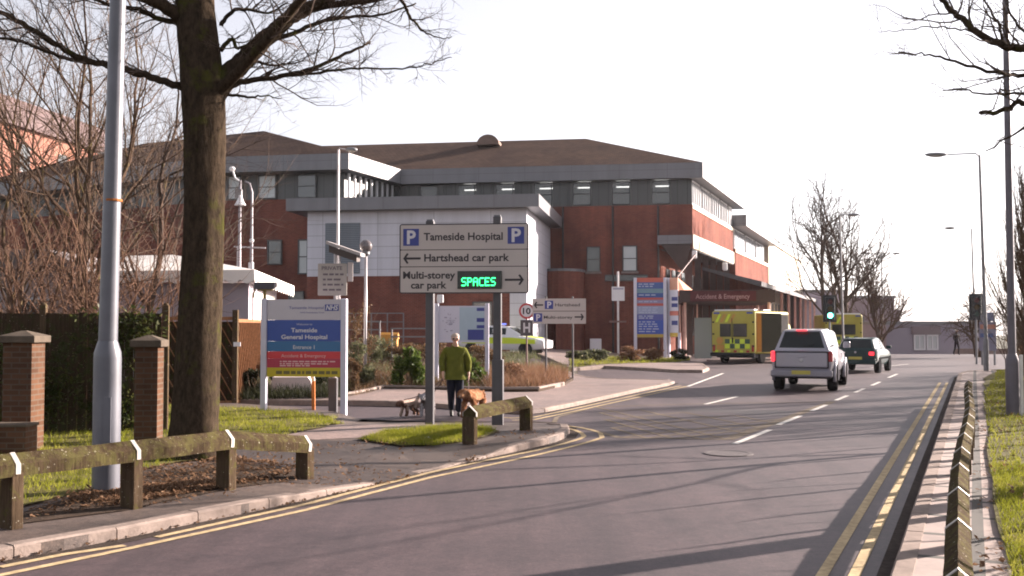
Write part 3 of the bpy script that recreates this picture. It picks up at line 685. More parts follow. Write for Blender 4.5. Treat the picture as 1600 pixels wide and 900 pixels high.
# white clad extension standing forward of the main front
C1 = gx(823, 54.0); Lx = 12.1; dep = 11.0
X = thing('clad_extension', 'two storey extension clad in white panels over red brick with grey roof edge', 'extension', (C1.x, C1.y, 0), ROT)
b = MB(); b.box(-Lx, -.9, .004, dep, -1.5, 4.6); b.build('brick_base', BRICK, X)
b = MB(); b.box(-Lx, 0, 0, dep, 4.6, 8.12); b.box(-.9, 0, 0.0, dep, -1.5, 4.598); b.build('white_panels', WHITEC, X)
b = MB(); b.prism([(-Lx-.95, -.75), (.75, -.75), (.75, dep), (-Lx-.95, dep)], 8.13, 8.8); b.build('fascia', FASC, X)
b = MB(); b.add([(-Lx-.9, -.7, 8.803), (.7, -.7, 8.803), (.7, dep, 8.803), (-Lx-.9, dep, 8.803), (-Lx+2, dep, 9.5), (-1, dep, 9.5)], [(0, 1, 5, 4), (1, 2, 5), (0, 4, 3)]); b.build('roof', mat('grey_sheet_roof', (.12, .12, .13), .5), X)
def ex(px): u = (px-800)/1600; return (u*C1.y-C1.x)/(ez.x-u*ez.y)
b = MB(); b.box(ex(508), ex(562), -.06, -.004, 4.75, 7.5); b.build('louvre_panel', LOUV, X)
win(X, ex(750)-.4, ex(770), 1.2, 3.2, -.03, PANED, FRAMED, 1)
b = MB(); b.box(ex(470), ex(640), -1.3, -1.26, 2.55, 2.6); b.box(ex(470), ex(640), -1.3, -1.26, 2.1, 2.14)
for q in range(8): x = ex(470)+(ex(640)-ex(470))*q/7; b.box(x-.03, x+.03, -1.3, -1.26, -1, 2.6)
b.build('handrail', mat('galvanised', (.17, .165, .17), .6, .2), X)
# second block of the right-hand front, and the long cream building behind it
def rworld(k, out, z): n = Vector((rz_.y, -rz_.x, 0)); p = O+rz_*k+n*out; return Vector((p.x, p.y, z))
def rbw(b, k0, k1, o0, o1, z0, z1): return b.prism([rworld(k0, o0, 0).xy, rworld(k0, o1, 0).xy, rworld(k1, o1, 0).xy, rworld(k1, o0, 0).xy], z0, z1)
B2p = rworld(17, 0, 0)
B2 = thing('brick_block', 'lower pink brick block with pale fascia behind the overhanging corner', 'hospital', (B2p.x, B2p.y, 0))
b = MB(); rbw(b, 17, 38, -14, .1, -3, 8.0); b.build('brick_wall', BRICK, B2, world=True)
b = MB(); rbw(b, 17.3, 37.6, -12, -.3, 8.0, 9.7); b.build('dark_panels', CLADD, B2, world=True)
b = MB(); rbw(b, 16.9, 38.6, -14, 1.0, 9.71, 10.6); b.build('fascia', FASC, B2, world=True)
for a in (18, 24.5, 31): 
    f = MB(); rbw(f, a, a+5.6, -.28, -.12, 8.05, 9.65); o = f.build('window', FRAMEW, B2, world=True); p = MB()
    for q in range(3): rbw(p, a+.1+q*1.85, a+1.75+q*1.85, -.1, -.08, 8.15, 9.55)
    p.build('pane', MATS['bright_pane'], o, world=False).data.transform(Matrix.Translation(-B2.location))
b = MB(); rbw(b, 17, 38, .104, .16, 7.7, 7.98); b.build('cream_band', CREAM, B2, world=True)
CMp = rworld(38.7, .1, 0)
CM = thing('cream_building', 'long cream rendered building with rows of narrow windows', 'building', (CMp.x, CMp.y, 0))
b = MB(); rbw(b, 38.7, 74, -15, .1, -4, 10.2); b.build('wall', mat('pale_cream', (.6, .53, .43), .8, var=.05), CM, world=True)
b = MB(); rbw(b, 38.6, 74.2, -15, .3, 10.21, 10.55); b.build('roof', mat('pale_roof', (.5, .45, .4), .7), CM, world=True)
for lvl in (3.6, 6.2, 8.6):
    for q in range(12):
        f = MB(); a = 41+q*2.7; rbw(f, a, a+1.0, .104, .13, lvl-.8, lvl+.7); o = f.build('window', FRAMEW, CM, world=True); p = MB(); rbw(p, a+.12, a+.88, .13, .14, lvl-.7, lvl+.6); p.build('pane', PANED, o).data.transform(Matrix.Translation(-CM.location))
# lean-to canopy along the right front, red entrance canopy
LC = thing('lean_to_canopy', 'long sloping grey lean-to canopy on pink posts along the front', 'canopy', tuple(rworld(6, 3, 0).xy)+(0,))
b = MB()
sec = [(.12, 5.55), (.12, 5.75), (3.9, 4.75), (3.9, 4.45), (3.75, 4.45)]
b.loft([[rworld(k, o_, z) for o_, z in sec] for k in (2.5, 20, 40, 60)]); b.build('roof', mat('grey_canopy', (.10, .095, .1), .7, spec=.2), LC, world=True)
PINKP = mat('pink_post', (.62, .36, .3), .5)
for k in range(9):
    p = rworld(16+k*5.2, 3.7, 0); q = MB(); q.box(p.x-.09, p.x+.09, p.y-.09, p.y+.09, -2, 4.5); q.build('post', PINKP, LC, world=True)
cp = gx(1062, 58.2)
EC = thing('entrance_canopy', 'flat entrance canopy with dark red sign band over ambulance bay', 'canopy', (cp.x, cp.y, 0), ROT)
b = MB(); b.box(0, 5.3, .02, 9, 3.25, 3.95); b.build('roof', mat('canopy_brown', (.06, .038, .036), .7, spec=.2), EC)
b = MB(); b.box(.6, 4.25, -.08, .018, 3.32, 3.88); sb = b.build('sign_band', mat('dark_red_band', (.10, .036, .04), .75, spec=.05), EC)
lettering('Accident & Emergency', .9, 3.9, 3.45, .26, -.085, mat('pink_letters', (.34, .2, .2), .5, var=0), EC)
for x, y in ((.3, .5), (5.0, .5), (.3, 8), (5.0, 8)): q = MB(); q.tube([(x, y, -.5), (x, y, 3.26)], .09, 10); q.build('post', PINKP, EC)
b = MB(); b.box(.9, 1.9, 3, 3.06, 0, 2.4); b.build('door', glass('door_glass', (.25, .3, .3), 0, .15), EC)
# ================================================================== FENCES, PIERS, RAILS
RAILT = timber('rail_timber', (.05, .035, .022), (.07, .06, .025), .5)
POSTT = timber('post_timber', (.075, .052, .034), (.07, .062, .022), .2)
STRAP = mat('white_strap', (.42, .385, .35), .5, .1, .25, 20)
def knee_rail(name, label, pts, group=None, half=.1, depth=.155, strap_drop=.14, straps=None, postw=(.12, .2)):
    o = thing(name, label, 'rail fence', (pts[0][0].x, pts[0][0].y, pts[0][0].z), 0, group); base = Vector(o.location)
    tops = [Vector((p.x, p.y, zt))-base for p, zt in pts]; bots = [p-base for p, zt in pts]
    pk_ = .04-half*.9; sec = [(-half, -depth), (-half, pk_), (0, .04), (half, pk_), (half, -depth)]
    rr = random.Random(len(pts))
    for i in range(len(pts)-1):
        a, c = tops[i], tops[i+1]; d = (c-a).normalized(); x = d.cross(Vector((0, 0, 1))).normalized(); z = x.cross(d); b = MB(); rings = []
        n = 7
        for k in range(n+1):
            q = a.lerp(c, k/n)+d*(.006 if k == 0 else (-.006 if k == n else 0)); j = [rr.uniform(-.003, .003) for _ in sec]
            rings.append([q+x*(s_[0]+jj)+z*(s_[1]+jj) for s_, jj in zip(sec, j)])
        b.loft(rings); b.build('rail', RAILT, o)
    for i, (t_, b_) in enumerate(zip(tops, bots)):
        d = (tops[min(i+1, len(tops)-1)]-tops[max(i-1, 0)]).normalized(); rot = math.atan2(d.y, d.x)
        b = MB(); b.cbox(((t_.x+b_.x)/2, (t_.y+b_.y)/2, (t_.z-.12+b_.z-.2)/2), (postw[0], postw[1], t_.z-.12-b_.z+.2), rot, .008)
        b.build('post', POSTT, o)
        if straps is None or i in straps:
            x = d.cross(Vector((0, 0, 1))).normalized(); z = x.cross(d); e = half+.006; b = MB(); ou = [(-e, -strap_drop-.045), (-e, pk_+.004), (0, .047), (e, pk_+.004), (e, -strap_drop-.045)]; inn = [(e-.005, -strap_drop-.045), (e-.005, pk_), (0, .041), (-e+.005, pk_), (-e+.005, -strap_drop-.045)]
            r = ou+inn; rg = [[t_+d*q+x*s_[0]+z*s_[1] for s_ in r] for q in (-.022, .022)]; b.loft(rg, False); N = len(r)
            for ring in rg:
                b.add(ring, [(k, k+1, N-2-k, N-1-k) for k in range(4)])
            b.build('strap', STRAP, o)
    return o
g = lambda px, py: G(px, py, .1)
dl = (g(205, 793)-g(17, 824))
pl = [(g(17, 824)-dl*1.15, .70), (g(17, 824), .705), (g(205, 793), .705), (g(353, 764), .69), (g(476, 744), .53)]
knee_rail('knee_rail', 'mossy low timber rail with white straps in front of the big tree and lamp post', pl, postw=(.11, .2), strap_drop=.09)
pn = [(g(734, 693), .62), (g(822, 672), .64)]
knee_rail('knee_rail', 'short mossy timber rail on two posts on the junction corner', pn, straps=(0, 1), half=.11, strap_drop=.07, postw=(.13, .2))
pr = [(RN(s, -.11+.03*math.sin(s*.45))+Vector((0, 0, .1)), .575+.006*math.sin(s*2.1)) for s in [-3+1.46*k for k in range(21)]]
knee_rail('knee_rail', 'long low timber rail with peaked top and metal straps along the right footway', pr, half=.074, depth=.115, strap_drop=.035, postw=(.12, .14))
# brick gate piers, low wall, garden fence
PIERC = mat('pier_cap_stone', (.095, .075, .058), .9, var=.25, bmp=.4)
def pier(px0, px1, pxr, pyb, pyt, label, rot):
    Y = G(px1, pyb, .1).y; c = D(px1, pyb, Y); wd = (px1-px0)/1600*Y; o = thing('brick_pier', label, 'gate pier', (c.x-wd/2, Y+wd/2, .05), rot)
    h = EYE+(511-pyt)/1600*Y-.05; b = MB(); b.box(-wd/2, wd/2, -wd/2, wd/2, 0, h-.14); b.build('shaft', BRICK2, o)
    b = MB(); b.box(-wd/2-.06, wd/2+.06, -wd/2-.06, wd/2+.06, h-.139, h-.04, .012); b.loft([[(sx*(wd/2+.05), sy*(wd/2+.05), h-.041) for sx, sy in ((-1, -1), (1, -1), (1, 1), (-1, 1))], [(sx*.03, sy*.03, h+.03) for sx, sy in ((-1, -1), (1, -1), (1, 1), (-1, 1))]]); b.build('cap', PIERC, o); return o, Y, wd, c
pier(2, 47, 73, 708, 520, 'brick gate pier with stone cap at the left edge of the photo', R(0))
pier(208, 243, 265, 706, 527, 'brick gate pier with stone cap half hidden by the big tree', R(4))
lw = G(-10, 716, .1); o = thing('brick_wall', 'low brick wall stub beside the leftmost gate pier', 'wall', (lw.x, lw.y, .05))
b = MB(); b.box(-.8, .42, 0, .34, 0, .46); b.build('wall_body', BRICK2, o); b = MB(); b.box(-.82, .44, -.02, .36, .461, .5, .01); b.build('coping', PIERC, o)
FENCE = timber('fence_boards', (.045, .03, .02), (.035, .04, .015), .35)
f0, f1 = gx(-120, 16.6), gx(253, 17.4)
o = thing('board_fence', 'tall dark timber board fence behind the brick gate piers', 'fence', (f0.x, f0.y, 0), math.atan2(f1.y-f0.y, f1.x-f0.x)); L = (f1-f0).length
b = MB(); rr = random.Random(2); x = 0
while x < L-.02: b.box(x, min(L, x+.142), rr.uniform(-.006, .006), .02, .06, 2.08+rr.uniform(-.012, .012)); x += .147
b.build('boards', FENCE, o)
for x in (0, 1.8, L+.06):
    b = MB(); b.box(x-.05, x+.05, -.03, .12, 0, 2.22, .01); b.lathe([(.05, 0), (.045, .04), (.02, .06)], (x, .045, 2.2), 10); b.build('post', POSTT, o)
IVY = foliage('ivy_leaves', (.02, .028, .01), (.04, .05, .014), (.11, .10, .03), 7, .35)
iv = MB(); rr = random.Random(4)
cen = []
for k in range(26): 
    t = rr.random(); p = f0.lerp(f1, t); cen.append(((p.x, p.y-.18, rr.uniform(.2, 2.1)), (.5, .14, .45)))
leaves(iv, rr, cen, 3600, .045); io = iv.build('ivy', IVY); tag(io, 'dark ivy climbing over the tall board fence behind the gate piers', 'ivy', kind='thing')
# trellis fence running back from its post
TRL = timber('trellis_timber', (.24, .12, .065))
t0, t1, t2 = gx(342, 23.6), gx(368, 23.9), gx(412, 27.5)
o = thing('trellis_fence', 'brown diagonal slat fence panels meeting at a corner post beside the big tree', 'fence', (t1.x, t1.y, 0))
def lattice(a, c, name, ztop, m, step=.17, w_=.05):
    b = MB(); d = (c-a); L = d.length; d = d.normalized()
    b.bar(a+Vector((0, 0, .1)), c+Vector((0, 0, .1)), .05, .08); b.bar(a+Vector((0, 0, ztop)), c+Vector((0, 0, ztop)), .05, .08)
    s_ = -ztop*.5
    while s_ < L:
        z0, z1 = .12, ztop-.04; x0, x1 = s_, s_+ztop*.5
        if x0 < 0: z0 = .12+(0-x0)/(ztop*.5)*(z1-.12); x0 = 0
        if x1 > L: z1 = .12+(L-s_)/(ztop*.5)*(ztop-.16); x1 = L
        if x1 > x0+.02: b.bar(a+d*(L-x0)+Vector((0, 0, z0)), a+d*(L-x1)+Vector((0, 0, z1)), w_, .02)
        s_ += step
    return b.build(name, m, o, world=True)
lattice(t0+Vector((-1.2, -.1, 0)), t1, 'slat_panel', 2.05, TRL, .2); lattice(t1, t2, 'slat_panel', 2.0, TRL, .21, .06)
b = MB(); b.bar(t1, t1+Vector((0, 0, 2.25)), .12, .12); b.build('post', POSTT, o, world=True)
b = MB(); b.cbox(t1+Vector((.06, -.08, 1.45)), (.16, .02, .1)); b.build('notice_plate', FRAMEW, o, world=True)
dt_ = (t2-t1).normalized(); b = MB(); b.bar(t1+dt_*.1+Vector((-.07*dt_.y, .07*dt_.x, 1.05)), t2+Vector((-.07*dt_.y, .07*dt_.x, 1.05)), .03, 1.85); b.build('backing_boards', FENCE, o, world=True); b = MB(); b.bar(t0+Vector((-1.2, .0, 1.05)), t1+Vector((-.07, .1, 1.05)), .03, 1.85); b.build('backing_boards', FENCE, o, world=True)
# ================================================================== LAMP POSTS
GALV = mat('grey_paint', (.095, .097, .115), .38, 0, .22, 3, spec=.5)
RUST = mat('rust', (.30, .11, .035), .9, var=.3, scale=20)
LANT = mat('lantern_grey', (.17, .17, .18), .5, .2, .1)
LENS = glass('lamp_lens', (.35, .33, .3), 0, .2)
def column(name, label, p, H_, r0, r1, base_h, arm=None, lean=(0, 0), m=GALV, group=None, twin=False, head=.75, flatarm=.0):
    o = thing(name, label, 'lamp post', (p.x, p.y, p.z), 0, group); b = MB()
    b.lathe([(r0*1.02, -.3), (r0, .02), (r0, base_h-.06), (r0*.97, base_h), (r1*1.02, base_h+.12)], (0, 0, 0), 20); b.build('base_sleeve', m, o, smooth=False); smooth_angle(o.children[-1])
    b = MB(); top = Vector((lean[0], lean[1], H_)); b.tube([Vector((0, 0, base_h+.05)), top*.5+Vector((0, 0, base_h*.5)), top], [r1, r1*.85, r1*.68], 16); q = b.build('pole', m, o, smooth=True); smooth_angle(q)
    for sgn in ((1, -1) if twin else (1,)):
        if arm:
            ax = Vector((arm[0], arm[1], 0))*sgn; e = top+ax+Vector((0, 0, arm[2])); d = ax.normalized()
            b = MB(); b.tube([top-Vector((0, 0, .05)), top+ax*.12+Vector((0, 0, arm[2]*.6+.05)), e], [r1*.5, r1*.4, r1*.36], 8); b.build('arm', m, o, smooth=True)
            b = MB(); b.ball((0, 0, 0), 1, 14, (head*.5, .15, .085)); mt = Matrix.Translation(e+d*head*.42) @ Matrix.Rotation(math.atan2(d.y, d.x), 4, 'Z'); b.xf(mt); hd = b.build('lantern', LANT, o, smooth=True)
            b = MB(); b.ball((0, 0, -.035), 1, 12, (head*.36, .12, .07)); b.xf(mt); b.build('lens', LENS, hd, smooth=True)
    return o
lp = G(165, 768, .1); lp.z = .06
o = column('lamp_post', 'thick grey lamp post standing on the grass left of the big tree', lp, 8.6, .142, .098, 1.52, (1.2, -.6, .25), (.10, .0))
b = MB(); zr = 3.15; b.lathe([(.094, zr-.012), (.0965, zr), (.094, zr+.014)], (.1*zr/8.6*.9, 0, 0), 16); b.build('rust_band', RUST, o)
b = MB(); b.box(.02, .10, -.148, -.139, .45, 1.05); b.build('access_door', GALV, o)
gp_ = 'street lamps along the road'
q = G(1583, 648, .17)
column('lamp_post', 'tall thin lamp post on the right verge nearest the camera with a dark base', q, 9.6, .125, .075, 1.05, (-1.5, -.4, .2), (-.0, 0), mat('dark_grey_paint', (.10, .09, .11), .5, .2), gp_)
b = MB(); b.box(.10, .16, -.05, .0, -.2, 1.15, .01); ob = b.build('marker_post', mat('marker_white', (.6, .58, .55), .6)); ob.location = (q.x-.02, q.y-.1, q.z); tag(ob, 'white topped marker post against the base of the tall thin lamp post on the verge', 'marker post')
rp = gx(1540, 40); rp.z = .1
RIGHTL = column('lamp_post', 'street lamp on the right verge with a long arm over the road', rp, 8.5, .1, .07, 1.2, (-1.3, .05, .03), (-.12, 0), LANT, gp_, head=.9)
rp2 = gx(1523, 69); column('lamp_post', 'slim street lamp farther down the right side near the signal', rp2, 8.5, .1, .07, 1.2, (-1.1, .1, .05), (-.1, 0), LANT, gp_)
rp3 = gx(1379, 95); rp3.z = -1.2; column('lamp_post', 'twin armed street lamp beyond the far junction', rp3, 9.8, .11, .08, 1.2, (1.1, .1, .1), (0, 0), LANT, gp_, twin=True)
rp4 = gx(1317, 62); column('lamp_post', 'street lamp half lost among the bare trees beyond the cars', rp4, 8.6, .1, .07, 1.2, (.45, -.1, .05), (-.1, 0), LANT, gp_)
l1 = gx(527, 35.6); column('lamp_post', 'slim lamp post rising behind the blue hospital entrance sign', l1, 8.05, .09, .06, 1.1, (.28, 0, .0), (.0, 0), mat('pale_pole', (.45, .42, .43), .4, .3), gp_, head=.42)
# globe lamp
gl = gx(571, 31); gl.z = .1; o = thing('globe_lamp', 'globe lamp on a thin white pole behind the planting', 'lamp', gl)
b = MB(); b.tube([(0, 0, -.2), (0, 0, 3.95)], .045, 10); b.build('pole', MATS['pale_pole'], o, smooth=True)
b = MB(); b.ball((0, 0, 4.2), .2, 18); b.build('globe', glass('smoky_globe', (.12, .1, .1), .25, .05), o, smooth=True); b = MB(); b.lathe([(.06, 3.9), (.12, 3.96), (.12, 4.03), (.04, 4.05)]); b.build('collar', LANT, o)
# cctv column and mast beyond the marquee
l2 = gx(373, 40); o = thing('cctv_column', 'camera column with a small lamp at its top behind the marquee', 'camera post', l2); b = MB(); b.tube([(0, 0, -.5), (0, 0, 7.6)], [.09, .05], 10); b.build('pole', mat('dull_pole', (.25, .23, .25), .5, .2), o, smooth=True)
b = MB(); b.tube([(0, 0, 7.55), (-.2, 0, 7.7), (-.3, 0, 8.0)], .035, 8); b.ball((-.32, -.02, 8.05), .1, 10, (1.2, 1, 1)); b.build('lamp_head', FRAMEW, o)
b = MB(); b.box(-.16, .1, -.18, .02, 6.9, 7.25, .02); b.build('camera_box', LANT, o); b = MB(); b.lathe([(.23, 6.6), (.12, 6.8), (.05, 7.0)], (.05, -.15, 0), 14); b.build('hood', FRAMEW, o)
l3 = gx(391, 42); o = thing('antenna_mast', 'hooked mast with a cross bar behind the marquee roof', 'mast', l3); b = MB(); b.tube([(0, 0, -.5), (.02, 0, 4.8), (.02, 0, 7.4), (-.08, 0, 7.75), (-.28, 0, 7.85)], [.09, .065, .045, .04, .04], 8); b.build('pole', MATS['dull_pole'], o, smooth=True)
b = MB(); b.bar((-.7, 0, 5.15), (.6, 0, 5.1), .06, .06); b.bar((-.55, 0, 2), (-.55, 0, 5.2), .05, .05); b.build('cross_bar', MATS['pale_pole'], o)
b = MB(); b.ball((.02, 0, 5.4), .1, 10); b.box(-.08, .1, -.08, .08, 4.2, 4.5); b.build('fittings', FRAMEW, o)
# ================================================================== SIGNS
SIGNF = mat('sign_face', (.43, .38, .36), .5, var=.05, scale=2)
SIGNB = mat('sign_back_grey', (.22, .22, .22), .5, .3, .1)
INK = mat('sign_black', (.018, .014, .02), .5, var=0)
BLUE = mat('sign_blue', (.028, .04, .22), .45, var=.06)
SWHITE = mat('sign_white', (.55, .53, .56), .5, var=.04)
POSTG = mat('post_grey', (.06, .056, .062), .45, .1, .2)
def rrect(x0, x1, z0, z1, r, n=5):
    P = []
    for cx, cz, a0 in ((x1-r, z0+r, -90), (x1-r, z1-r, 0), (x0+r, z1-r, 90), (x0+r, z0+r, 180)):
        for k in range(n+1): a = R(a0+90*k/n); P.append((cx+r*math.cos(a), cz+r*math.sin(a)))
    return P
def arrow(b, x0, x1, z, y, t, hd):        # from x0 (tail) to x1 (tip)
    s = 1 if x1 > x0 else -1; q = y
    b.add([(x0, q, z-t/2), (x1-s*t*.7, q, z-t/2), (x1-s*t*.7, q, z+t/2), (x0, q, z+t/2)], [(0, 1, 2, 3)])
    for sg in (1, -1):
        b.add([(x1, q-.0008, z), (x1-s*t*1.25, q-.0008, z), (x1-s*hd-s*t*.0, q-.0008, z+sg*hd*.82), (x1-s*hd+s*t*.85, q-.0008, z+sg*hd*.95)], [(0, 1, 2, 3)])
    return b
# -- the big parking sign
SY = 18.9; SS = SY/1600
q0, q1 = D(624, 458, SY+.12), D(826, 458, SY-.12)
big = thing('parking_sign', 'large white car park sign with green lit SPACES display on two grey posts', 'sign', (q0.x, q0.y, 0), math.atan2(q1.y-q0.y, q1.x-q0.x))
BW = (q1-q0).length; z0 = q0.z-.01; k_ = BW/960.   # sign units: zoomed photograph pixels 120..1080
def U(u): return (u-120)*k_
def V(v): return z0+(668-v)*k_
BH = V(152)-z0
b = MB(); b.prism_y(rrect(0, BW, z0, z0+BH, .05), 0, .03); plate = b.build('plate', SIGNB, big)
b = MB(); b.prism_y(rrect(0, BW, z0, z0+BH, .05), -.004, -.001); b.build('border', INK, plate)
e = .022; b = MB(); zs = [V(345)+.0, V(470)]
for za, zb in ((z0+e, zs[1]-.007), (zs[1]+.007, zs[0]-.007), (zs[0]+.007, z0+BH-e)): b.prism_y(rrect(e, BW-e, za, zb, .02), -.007, -.0045)
b.build('face_panels', SIGNF, plate)
yq = -.0095
for u0, u1, v0, v1 in ((148, 266, 188, 314), (926, 1048, 180, 305)):
    b = MB(); b.box(U(u0), U(u1), -.0105, -.0075, V(v1), V(v0)); pb = b.build('parking_symbol', BLUE, big); w_ = U(u1)-U(u0)
    lettering('P', U(u0)+w_*.24, U(u1)-w_*.2, V(v1)+.04, V(v0)-V(v1)-.08, -.0125, SWHITE, pb, .03)
lettering('Tameside Hospital', U(302), U(890), V(274), (275-222)*k_, yq, INK, big, .022)
lettering('Hartshead car park', U(306), U(938), V(430), (430-378)*k_, yq, INK, big, .025)
lettering('Multi-storey', U(148), U(538), V(557), (557-506)*k_, yq, INK, big, .025)
lettering('car park', U(207), U(474), V(630), (630-580)*k_, yq, INK, big, .025)
b = MB(); arrow(b, U(280), U(148), V(408), yq, .04, .105); b.build('arrow', INK, big); b = MB(); arrow(b, U(905), U(1046), V(569), yq, .04, .105); b.build('arrow', INK, big)
LEDB = mat('display_black', (.012, .018, .014), .3, var=0); LEDG = mat('led_green', (.05, .5, .15), .5, var=0, emit=((.03, 1, .22), 1.3)); LEDD = mat('led_off', (.015, .07, .025), .5, var=0)
b = MB(); b.box(U(556), U(884), -.045, -.0075, V(634), V(504), .006); led = b.build('display', LEDB, big)
FONT = {'S': "01111 10000 10000 01110 00001 00001 11110", 'P': "11110 10001 10001 11110 10000 10000 10000", 'A': "01110 10001 10001 11111 10001 10001 10001", 'C': "01111 10000 10000 10000 10000 10000 01111", 'E': "11111 10000 10000 11110 10000 10000 11111"}
on = MB(); offm = MB(); pit = (U(842)-U(590))/35.; pz = (V(550)-V(612))/7.
for i, ch in enumerate('SPACES'):
    for r_, row in enumerate(FONT[ch].split()):
        for c_, bit in enumerate(row):
            x = U(590)+(i*6+c_)*pit; z = V(552)-(r_+.5)*pz; t_ = on if bit == '1' else offm
            t_.add([(x-pit*.46, -.0465, z-pz*.46), (x+pit*.46, -.0465, z-pz*.46), (x+pit*.46, -.0465, z+pz*.46), (x-pit*.46, -.0465, z+pz*.46)], [(0, 1, 2, 3)])
on.build('display_text', LEDG, led); offm.build('unlit_dots', LEDD, led)
for px, pyb, u in ((671, 667, 342), (776, 676, 845)):
    g0 = G(px, pyb, .1); lx = U(u); ytop = z0+BH+.13
    b = MB(); b.box(lx-.075, lx+.075, .05, .2, -.1, ytop if u > 500 else ytop-.07, .008); p = b.build('post', POSTG, big)
    b = MB(); b.box(lx-.06, lx+.06, .06, .19, ytop+.0002, ytop+.03, .006) if u > 500 else b.box(lx-.06, lx+.06, .06, .19, ytop-.0698, ytop-.04, .006); b.build('post_cap', GALV, p)
    if u > 500: b = MB(); b.box(lx-.095, lx+.11, .03, .235, -.15, 1.25, .012); b.build('base_sleeve', POSTG, p)
    b = MB()
    for zz in (z0+.25, z0+BH-.25): b.box(lx-.16, lx+.16, .0302, .05, zz-.03, zz+.03)
    b.build('clamp', GALV, p)
# -- hospital entrance sign
n0, n1 = G(412, 642, .1), G(537, 643, .1); L = (n1-n0).length
ns = thing('entrance_sign', 'hospital entrance sign with white blue red and yellow bands on two white posts', 'sign', (n0.x, n0.y, .08), math.atan2(n1.y-n0.y, n1.x-n0.x)); nk = n0.y/1600
def NZ(py): return EYE+(511-py)*nk-.08
PW = mat('white_post', (.48, .47, .56), .45, var=.06)
for x in (0, L): b = MB(); b.box(x-.062, x+.062, -.07, .07, -.2, NZ(467), .02); b.build('post', PW, ns)
bands = [(468, 500, mat('band_white', (.43, .40, .44), .5, var=.03)), (500, 533, mat('band_blue', (.025, .06, .27), .45, var=.05)), (533, 549, mat('band_teal', (.028, .12, .27), .45, var=.05)), (549, 560, mat('band_red', (.50, .035, .045), .45, var=.05)), (560, 574, mat('band_crimson', (.36, .028, .065), .45, var=.05)), (574, 588, mat('band_yellow', (.46, .36, .015), .45, var=.05))]
for a, c, m in bands:
    b = MB(); b.box(.068, L-.068, -.03, .03, NZ(c)+.001, NZ(a)-.001); b.build('sign_panel', m, ns)
X0 = lambda px: (px-412)*nk
yl_ = -.034
lettering('Tameside Hospital', X0(452), X0(507), NZ(483), .055, yl_, BLUE, ns, .0)
lettering('NHS Foundation Trust', X0(470), X0(508), NZ(489.5), .03, yl_, BLUE, ns, .0)
b = MB(); b.box(X0(509), X0(531), -.036, -.031, NZ(486), NZ(476)); nb = b.build('health_service_mark', BLUE, ns); lettering('NHS', X0(510.5), X0(529), NZ(484.5), .1, -.038, SWHITE, nb, .03, slant=.2)
lettering('Welcome to', X0(464), X0(489), NZ(508), .035, yl_, SWHITE, ns, .0)
lettering('Tameside', X0(455.5), X0(497), NZ(519), .085, yl_, SWHITE, ns, .02)
lettering('General Hospital', X0(440), X0(513), NZ(529.5), .085, yl_, SWHITE, ns, .02)
lettering('Entrance 1', X0(459), X0(493), NZ(545), .075, yl_, SWHITE, ns, .01)
lettering('Accident & Emergency', X0(440), X0(511), NZ(558), .065, yl_, mat('pink_ink', (.6, .4, .4), .5, var=0), ns, .0)
b = MB()
for z, x1 in ((564.5, 525), (568, 515), (571, 485)):
    x = X0(438)
    rr = random.Random(int(z*10))
    while x < X0(x1): w_ = rr.uniform(.03, .13); b.box(x, x+w_, -.034, -.031, NZ(z)-.012, NZ(z)+.012); x += w_+.025
b.build('small_print', MATS['pink_ink'], ns)
b = MB(); x = X0(432); rr = random.Random(6)
while x < X0(525): w_ = rr.uniform(.05, .15); b.box(x, x+w_, -.034, -.031, NZ(584), NZ(579)); x += w_+.03
b.build('small_print', mat('dark_print', (.12, .1, .03), .5, var=0), ns)
fl = thing('floodlight', 'dark hooded floodlight on top of the hospital entrance sign', 'lamp', (n0.x, n0.y, NZ(467)+.08))
b = MB(); b.prism_x([(-.12, .2), (-.1, .34), (.16, .36), (.2, .26)], -.2, .22); b.build('hood', mat('hood_dark', (.04, .03, .04), .5), fl)
b = MB(); b.box(-.03, .03, -.03, .03, 0, .22); b.box(-.14, .16, -.08, .1, .17, .215); b.bar((-.2, 0, .3), (-.24, 0, .02), .03, .03); b.build('bracket', mat('bracket_ochre', (.24, .17, .05), .6), fl)
# -- private notice with solar panel behind it
pz_ = G(516, 641, .08); o = thing('notice_sign', 'faded private notice board on a grey post with a tilted solar panel on top', 'sign', (pz_.x, pz_.y+.35, .02)); Y_ = pz_.y+.35; kk = Y_/1600
PZ = lambda py: EYE+(511-py)*kk-.02
PX = lambda px: (px-516)*kk
b = MB(); b.box(-.09, .09, -.09, .09, -.2, PZ(590), .01); b.build('base_post', POSTG, o)
b = MB(); b.tube([(.03, 0, PZ(592)), (.03, 0, PZ(390))], .035, 10); b.tube([(.12, 0, PZ(470)), (.12, 0, PZ(392))], .02, 8); b.build('pole', MATS['pale_pole'], o)
b = MB(); b.prism_y(rrect(PX(492), PX(537), PZ(462), PZ(412), .02), -.09, -.06); nb = b.build('notice_board', mat('faded_board', (.30, .27, .24), .6, var=.1, scale=6), o)
GR = mat('grey_print', (.09, .07, .08), .6, var=0)
lettering('PRIVATE', PX(498), PX(530), PZ(422), .075, -.094, GR, nb, .02)
b = MB(); rr = random.Random(9)
for k, py in enumerate((429, 437, 445, 453)):
    x = PX(500)
    while x < PX(529): w_ = rr.uniform(.06, .16); b.box(x, min(x+w_, PX(532)), -.094, -.0902, PZ(py)-.02, PZ(py)+.02); x += w_+.03
b.build('small_print', GR, nb)
b = MB(); b.box(PX(538), PX(546), -.05, -.03, PZ(440), PZ(410)); b.build('side_plate', SIGNF, o)
